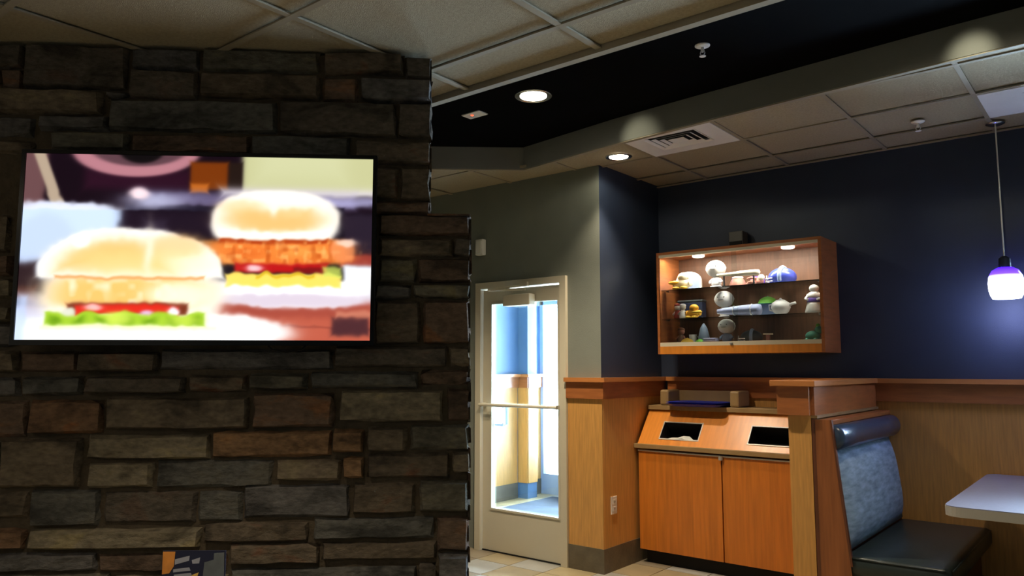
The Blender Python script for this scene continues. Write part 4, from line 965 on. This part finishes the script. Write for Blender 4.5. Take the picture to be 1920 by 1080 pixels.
obj('head', ball(bmesh.new(), (0.030, 0, 0.076), (0.030, 0.028, 0.026), 16), PM['teal'], t, True)
obj('tuft', ball(bmesh.new(), (0.024, 0, 0.106), (0.014, 0.012, 0.014), 10), PM['green'], t, True)
for sx_ in (-1, 1): obj('foot', ball(bmesh.new(), (-0.012 + sx_ * 0.028, -0.035, 0.011), (0.016, 0.02, 0.011), 10), PM['teal'], t, True)

# ================================================================== TRASH CABINET
tx0, tx1 = -2.885, -1.50
ca_ = empty('trash_cabinet', ((tx0 + tx1) / 2, YB, 0), 0, 'orange laminate trash cabinet with two doors and a sloped top with openings', 'cabinet')
def T(name, bm, m, par=None): return obj(name, rel(bm, ca_), m, par or ca_)
T('toe_kick', box(tx0 + 0.03, 5.06, 0.0, tx1, YB - 0.02, 0.098), M['dark'])
bm = bmesh.new()
bx(bm, tx0 + 0.005, 5.022, 0.098, tx0 + 0.025, YB - 0.02, 0.80); bx(bm, tx1 - 0.02, 5.022, 0.098, tx1, YB - 0.02, 0.80)
bx(bm, tx0 + 0.025, 5.022, 0.098, tx1 - 0.02, YB - 0.02, 0.118); bx(bm, tx0 + 0.025, YB - 0.035, 0.118, tx1 - 0.02, YB - 0.02, 0.80)
prism(bm, [(5.03, 0.846), (5.20, 1.075), (YB - 0.02, 1.075), (YB - 0.02, 0.846)], 0, tx0 + 0.005, tx0 + 0.025)
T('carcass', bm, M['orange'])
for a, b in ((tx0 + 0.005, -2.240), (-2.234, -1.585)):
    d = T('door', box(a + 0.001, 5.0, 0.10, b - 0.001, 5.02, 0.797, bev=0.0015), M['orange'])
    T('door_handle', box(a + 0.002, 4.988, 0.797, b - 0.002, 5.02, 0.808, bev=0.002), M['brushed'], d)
T('door_lock', lathe(bmesh.new(), [(0.016, -0.014), (0.016, 0.014), (0.006, 0.016)], -2.237, 4.99, 0.79, n=16), M['brushed'])
T('filler_panel', box(-1.583, 5.0, 0.10, tx1, 5.02, 0.80), M['orange'])
T('counter_lip', box(tx0 - 0.02, 4.975, 0.818, tx1, 5.05, 0.850, bev=0.003), M['edge'])
# sloped panel with two openings
y0s, z0s, y1s, z1s = 5.0, 0.850, 5.19, 1.088
Ls = math.hypot(y1s - y0s, z1s - z0s); dy, dz = (y1s - y0s) / Ls, (z1s - z0s) / Ls
HO = [(-2.722, -2.425, 0.055, 0.195), (-2.060, -1.760, 0.055, 0.195)]
def sl(x, s, d):  # point on the slope: x, distance s up the slope, depth d inside
    return (x, y0s + dy * s + dz * d, z0s + dz * s - dy * d)
def slab_piece(bm, xa, xb, sa, sb, d0=0.0, d1=0.018):
    v = [bm.verts.new(sl(x, s, d)) for d in (d0, d1) for x, s in ((xa, sa), (xb, sa), (xb, sb), (xa, sb))]
    for f in ((0, 1, 2, 3), (7, 6, 5, 4), (0, 4, 5, 1), (1, 5, 6, 2), (2, 6, 7, 3), (3, 7, 4, 0)): bm.faces.new([v[i] for i in f])
bm = bmesh.new(); xs = [tx0] + [q for h in HO for q in h[:2]] + [tx1]
for i in range(len(xs) - 1):
    if i % 2 == 0: slab_piece(bm, xs[i], xs[i + 1], 0, Ls)
    else: slab_piece(bm, xs[i], xs[i + 1], 0, 0.055); slab_piece(bm, xs[i], xs[i + 1], 0.195, Ls)
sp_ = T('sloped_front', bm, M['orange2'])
for h in HO:
    bm = bmesh.new()
    slab_piece(bm, h[0] - 0.007, h[0], h[2] - 0.007, h[3] + 0.007, -0.003, 0.02); slab_piece(bm, h[1], h[1] + 0.007, h[2] - 0.007, h[3] + 0.007, -0.003, 0.02)
    slab_piece(bm, h[0], h[1], h[2] - 0.009, h[2], -0.004, 0.02); slab_piece(bm, h[0], h[1], h[3], h[3] + 0.007, -0.003, 0.02)
    T('opening_rim', bm, M['brushed'], sp_)
    bm = bmesh.new(); e_ = 0.001
    c0 = [bm.verts.new(sl(x, s, 0.004)) for x, s in ((h[0] + e_, h[2] + e_), (h[1] - e_, h[2] + e_), (h[1] - e_, h[3] - e_), (h[0] + e_, h[3] - e_))]
    c1 = [bm.verts.new(sl(x, s, 0.15)) for x, s in ((h[0] + e_, h[2] + e_), (h[1] - e_, h[2] + e_), (h[1] - e_, h[3] - e_), (h[0] + e_, h[3] - e_))]
    for k in range(4): bm.faces.new((c0[k], c0[(k + 1) % 4], c1[(k + 1) % 4], c1[k]))
    bm.faces.new(c1)
    T('chute', bm, M['dark'], sp_)
T('shelf_top', box(tx0 - 0.002, 5.165, 1.090, tx1, YB - 0.034, 1.122, bev=0.002), M['edge'])
# paper liner sticking out of the left opening
bm = bmesh.new(); N_ = 7
top = [sl(-2.73 + 0.27 * k / (N_ - 1), 0.058 + [0.0, 0.008, 0.016, 0.026, 0.036, 0.040, 0.004][k], 0.012 + 0.01 * (k % 2)) for k in range(N_)]
bot = [sl(-2.72 + 0.25 * k / (N_ - 1), 0.056 + [0, 0, 0, 0.004, 0.012, 0.002, 0][k], 0.006) for k in range(N_)]
bk = [sl(-2.72 + 0.25 * k / (N_ - 1), 0.056 + 0.012, 0.06) for k in range(N_)]
vt = [bm.verts.new(p) for p in top]; vb = [bm.verts.new(p) for p in bot]; vk = [bm.verts.new(p) for p in bk]
for k in range(N_ - 1):
    bm.faces.new((vt[k], vt[k + 1], vb[k + 1], vb[k])); bm.faces.new((vt[k], vt[k + 1], vk[k + 1], vk[k])); bm.faces.new((vb[k], vb[k + 1], vk[k + 1], vk[k]))
o = obj('paper_wrapper', bm, M['paper']); tag(o, 'crumpled pale paper caught in the left opening of the trash cabinet', 'paper')
# tray holder and trays on the top
th_ = empty('tray_rack', (-2.48, 5.30, 1.122), 0, 'tan wooden tray rack with two side blocks on top of the trash cabinet', 'tray rack')
obj('side_block', box(-0.325, -0.10, 0, -0.255, 0.10, 0.115, bev=0.014), M['edge'], th_); obj('side_block', box(0.225, -0.10, 0, 0.295, 0.10, 0.115, bev=0.014), M['edge'], th_)
obj('back_board', box(-0.255, 0.085, 0, 0.225, 0.10, 0.11), M['edge'], th_)
for k in range(2):
    tr_ = empty('serving_tray', (-2.49 + 0.004 * k, 5.225, 1.1225 + k * 0.0125), 0, ['lower', 'upper'][k] + ' of the two dark blue serving trays in the tray rack', 'tray', 'blue serving trays')
    bm = bmesh.new()
    prof = [(0.17, 0.0), (0.185, 0.004), (0.212, 0.020), (0.214, 0.020), (0.188, 0.0065), (0.17, 0.003)]
    def rr(hx, hy, r=0.04, n=5):
        p = []
        for q, (sx_, sy_) in enumerate(((1, 1), (-1, 1), (-1, -1), (1, -1))):
            for i in range(n):
                a = q * PI / 2 + i * PI / 2 / (n - 1); p.append((sx_ * (hx - r) + r * math.cos(a), sy_ * (hy - r) + r * math.sin(a)))
        return p
    R = [[bm.verts.new((x, y, z)) for x, y in rr(h_, h_ - 0.055)] for h_, z in prof]
    for a, b in zip(R, R[1:]):
        n = len(a)
        for i in range(n): bm.faces.new((a[i], a[(i + 1) % n], b[(i + 1) % n], b[i]))
    bm.faces.new(R[0]); bm.faces.new(R[-1])
    obj('tray_body', bm, M['tray'], tr_, False)

# ================================================================== HALF WALL (partition) between cabinet and booth
hwl = empty('half_wall', (-1.42, 4.8, 0), 0, 'wood-clad half wall with red-brown cap between trash cabinet and booth', 'partition')
def H(name, bm, m, par=None): return obj(name, rel(bm, hwl), m, par or hwl)
px0, px1, py0 = -1.482, -1.362, 4.18
H('post', box(px0, py0, 0, px1, py0 + 0.10, 1.185), M['maple'])
H('side_panel', box(px0, py0 + 0.10, 0, px0 + 0.02, YB - 0.012, 1.185), M['maple']); H('side_panel', box(px1 - 0.02, py0 + 0.10, 0, px1, YB - 0.012, 1.185), M['maple'])
H('rail_band', box(px0 - 0.045, py0 - 0.035, 1.15, px1 + 0.004, py0 - 0.0, 1.302), M['cherry'])
H('rail_band', box(px1, py0, 1.15, px1 + 0.022, YB - 0.035, 1.302), M['cherry']); H('rail_band', box(px0 - 0.045, py0, 1.15, px0, YB - 0.035, 1.302), M['cherry'])
H('cap', box(px0 - 0.075, py0 - 0.06, 1.302, px1 + 0.045, YB - 0.063, 1.334, bev=0.004), M['cherry_cap'])
H('lower_moulding', box(px1, py0, 1.135, px1 + 0.034, YB - 0.035, 1.15), M['edge'])

# ================================================================== BOOTH BENCH
be = empty('booth_bench', (-1.1, 4.8, 0), 0, 'booth bench with navy head roll, light blue fabric back and dark green seat', 'bench')
def B(name, bm, m, par=None, s=False): return obj(name, rel(bm, be), m, par or be, s)
by0, by1 = 4.195, YB - 0.02
bm = bmesh.new(); prism(bm, [(-1.338, 0), (-1.338, 1.13), (-1.262, 1.13), (-1.232, 0.80), (-1.19, 0.40), (-1.165, 0.0)], 1, by0 - 0.022, by0)
B('end_panel', bm, M['panelwood'])
B('end_panel_edge', prism(bmesh.new(), [(-1.262, 1.13), (-1.232, 0.80), (-1.19, 0.40), (-1.180, 0.40), (-1.222, 0.80), (-1.254, 1.13)], 1, by0 - 0.024, by0), M['dark_wood'])
B('end_panel', prism(bmesh.new(), [(-1.358, 0), (-1.358, 1.13), (-1.338, 1.13), (-1.338, 0)], 1, by0 - 0.016, by0 + 0.01), M['dark_wood'])
bm = bmesh.new(); prism(bm, [(-1.336, 0.42), (-1.336, 1.10), (-1.305, 1.10), (-1.262, 0.75), (-1.225, 0.42)], 1, by0, by1)
B('back_frame', bm, M['dark_wood'])
# top rail above the head roll
B('top_ledge', box(-1.338, by0, 1.10, -1.262, by1, 1.128, bev=0.004), M['cherry'])
# fabric back cushion: puffy slanted slab
bm = bmesh.new(); ny, nz = 30, 12; g = []
for j in range(nz + 1):
    row = []
    for i in range(ny + 1):
        fy, fz = i / ny, j / nz
        puff = 0.055 * (1 - (2 * fz - 1) ** 4) * (1 - (2 * fy - 1) ** 12) + 0.004
        x = -1.222 - 0.065 * fz + puff; y = by0 + 0.012 + fy * (by1 - by0 - 0.02); z = 0.46 + fz * 0.52
        row.append(bm.verts.new((x, y, z)))
    g.append(row)
for j in range(nz):
    for i in range(ny): bm.faces.new((g[j][i], g[j][i + 1], g[j + 1][i + 1], g[j + 1][i]))
lo = [bm.verts.new((v.co.x - puff - 0.05, v.co.y, v.co.z)) for v in g[0]]
hi = [bm.verts.new((v.co.x - 0.03, v.co.y, v.co.z)) for v in g[-1]]
for i in range(ny): bm.faces.new((g[0][i], g[0][i + 1], lo[i + 1], lo[i])); bm.faces.new((g[-1][i], g[-1][i + 1], hi[i + 1], hi[i])); bm.faces.new((lo[i], lo[i + 1], hi[i + 1], hi[i]))
B('back_cushion', bm, M['fabric'], None, True)
# head roll
bm = bmesh.new(); n = 20; rows = []
for fy in [0, 0.006, 0.02, 0.2, 0.4, 0.6, 0.8, 0.98, 0.994, 1.0]:
    r = 0.066 * (0.55 if fy in (0, 1.0) else (0.86 if fy in (0.006, 0.994) else 1.0))
    rows.append([bm.verts.new((-1.255 + r * 0.85 * math.cos(2 * PI * k / n), by0 + 0.002 + fy * (by1 - by0 - 0.004), 1.035 + r * math.sin(2 * PI * k / n))) for k in range(n)])
for a, b in zip(rows, rows[1:]):
    for k in range(n): bm.faces.new((a[k], a[(k + 1) % n], b[(k + 1) % n], b[k]))
bm.faces.new(rows[0]); bm.faces.new(rows[-1])
B('head_roll', bm, M['vinyl'], None, True)
# seat
B('seat_base', box(-1.30, by0 + 0.02, 0.0, -0.80, by1, 0.345), M['dark_wood'])
bm = box(-1.235, by0 - 0.015, 0.345, -0.735, by1, 0.452, bev=0.028)
B('seat_cushion', bm, M['seatv'], None, True)
bm = tube(bmesh.new(), [(-1.20, by0 - 0.013, 0.440), (-0.765, by0 - 0.013, 0.440)], 0.004, 6); tube(bm, [(-0.739, by0 + 0.02, 0.440), (-0.739, by1 - 0.03, 0.440)], 0.004, 6)
B('piping', bm, M['seatv'], None, True)

# ================================================================== DINING TABLE
tb = empty('dining_table', (-0.35, 4.72, 0), 0, 'grey laminate booth table with a pale edge against the back wall', 'table')
def rrect(hx, hy, r, n=7):
    p = []
    for q, (sx_, sy_) in enumerate(((1, 1), (-1, 1), (-1, -1), (1, -1))):
        for i in range(n):
            a = q * PI / 2 + i * PI / 2 / (n - 1); p.append((sx_ * (hx - r) + r * math.cos(a), sy_ * (hy - r) + r * math.sin(a)))
    return p
obj('tabletop', prism(bmesh.new(), rrect(0.385, 0.69, 0.07), 2, 0.752, 0.772), M['table'], tb)
obj('edge_band', prism(bmesh.new(), rrect(0.387, 0.692, 0.072), 2, 0.726, 0.768), M['tedge'], tb)
for yy in (-0.42, 0.42):
    obj('pedestal', lathe(bmesh.new(), [(0.10, 0.70), (0.035, 0.69), (0.032, 0.05), (0.06, 0.02)], 0, yy, 0.026, n=20), M['dark'], tb, True)
    b = box(-0.28, yy - 0.03, 0.0, 0.28, yy + 0.03, 0.025, bev=0.004); obj('foot', b, M['dark'], tb)

# ================================================================== FOREGROUND TABLE AND CARD (card top shows at the bottom edge)
ft = empty('cafe_table', (-1.62, 0.86, 0), math.radians(39.2), 'small round cafe table carrying the promotional card, below the picture edge', 'table')
obj('tabletop', lathe(bmesh.new(), [(0.30, 0.735), (0.305, 0.74), (0.305, 0.755), (0.30, 0.76)], n=40), M['table'], ft)
obj('pedestal', lathe(bmesh.new(), [(0.08, 0.735), (0.03, 0.72), (0.03, 0.03), (0.20, 0.02), (0.21, 0.0)], n=28), M['dark'], ft)
card = empty('promotional_card', (-1.70, 0.935, 0.7605), math.radians(39.2 + 1), 'dark blue and orange printed card standing at the bottom edge before the stones', 'card')
obj('card_sheet', box(-0.0715, -0.0015, 0.0, 0.0715, 0.0015, 0.224), mat('card_navy', (0.008, 0.009, 0.03), 0.45, var=0.1), card)
obj('base', box(-0.06, -0.03, 0.0, 0.06, -0.002, 0.006, bev=0.001), M['dark'], card); obj('base', box(-0.06, 0.002, 0.0, 0.06, 0.03, 0.006, bev=0.001), M['dark'], card)
def patch(name, pts, m):  # flat print on the sheet face
    bm = bmesh.new(); prism(bm, pts, 1, -0.0019, -0.0015); obj(name, bm, m, card)
po = mat('print_orange', (0.60, 0.22, 0.03), 0.5, var=0.2, scale=30); pg = mat('print_grey', (0.30, 0.30, 0.33), 0.5, var=0.1); pk = mat('print_slate', (0.10, 0.11, 0.11), 0.5, var=0.15, scale=40); py_ = mat('print_yellow', (0.65, 0.40, 0.08), 0.5, var=0.1)
patch('print_patch', [(-0.071, 0.222), (-0.043, 0.222), (-0.045, 0.19), (-0.055, 0.174), (-0.071, 0.172)], po)
patch('print_patch', [(-0.043, 0.205), (-0.010, 0.213), (-0.011, 0.202), (-0.043, 0.193)], pg)
patch('print_patch', [(-0.005, 0.203), (0.014, 0.209), (0.012, 0.196), (-0.003, 0.195)], pg)
for k, (a, b) in enumerate(((-0.046, -0.010), (-0.044, -0.006), (-0.040, -0.008))):
    patch('print_patch', [(a, 0.183 - k * 0.012), (b, 0.187 - k * 0.012), (b + .003, 0.180 - k * 0.012), (a, 0.176 - k * 0.012)], pg)
patch('print_patch', [(0.024, 0.198), (0.045, 0.204), (0.045, 0.218), (0.068, 0.220), (0.070, 0.15), (0.020, 0.15)], pk)
patch('print_patch', [(-0.014, 0.166), (0.012, 0.176), (0.004, 0.152), (-0.014, 0.15)], py_)
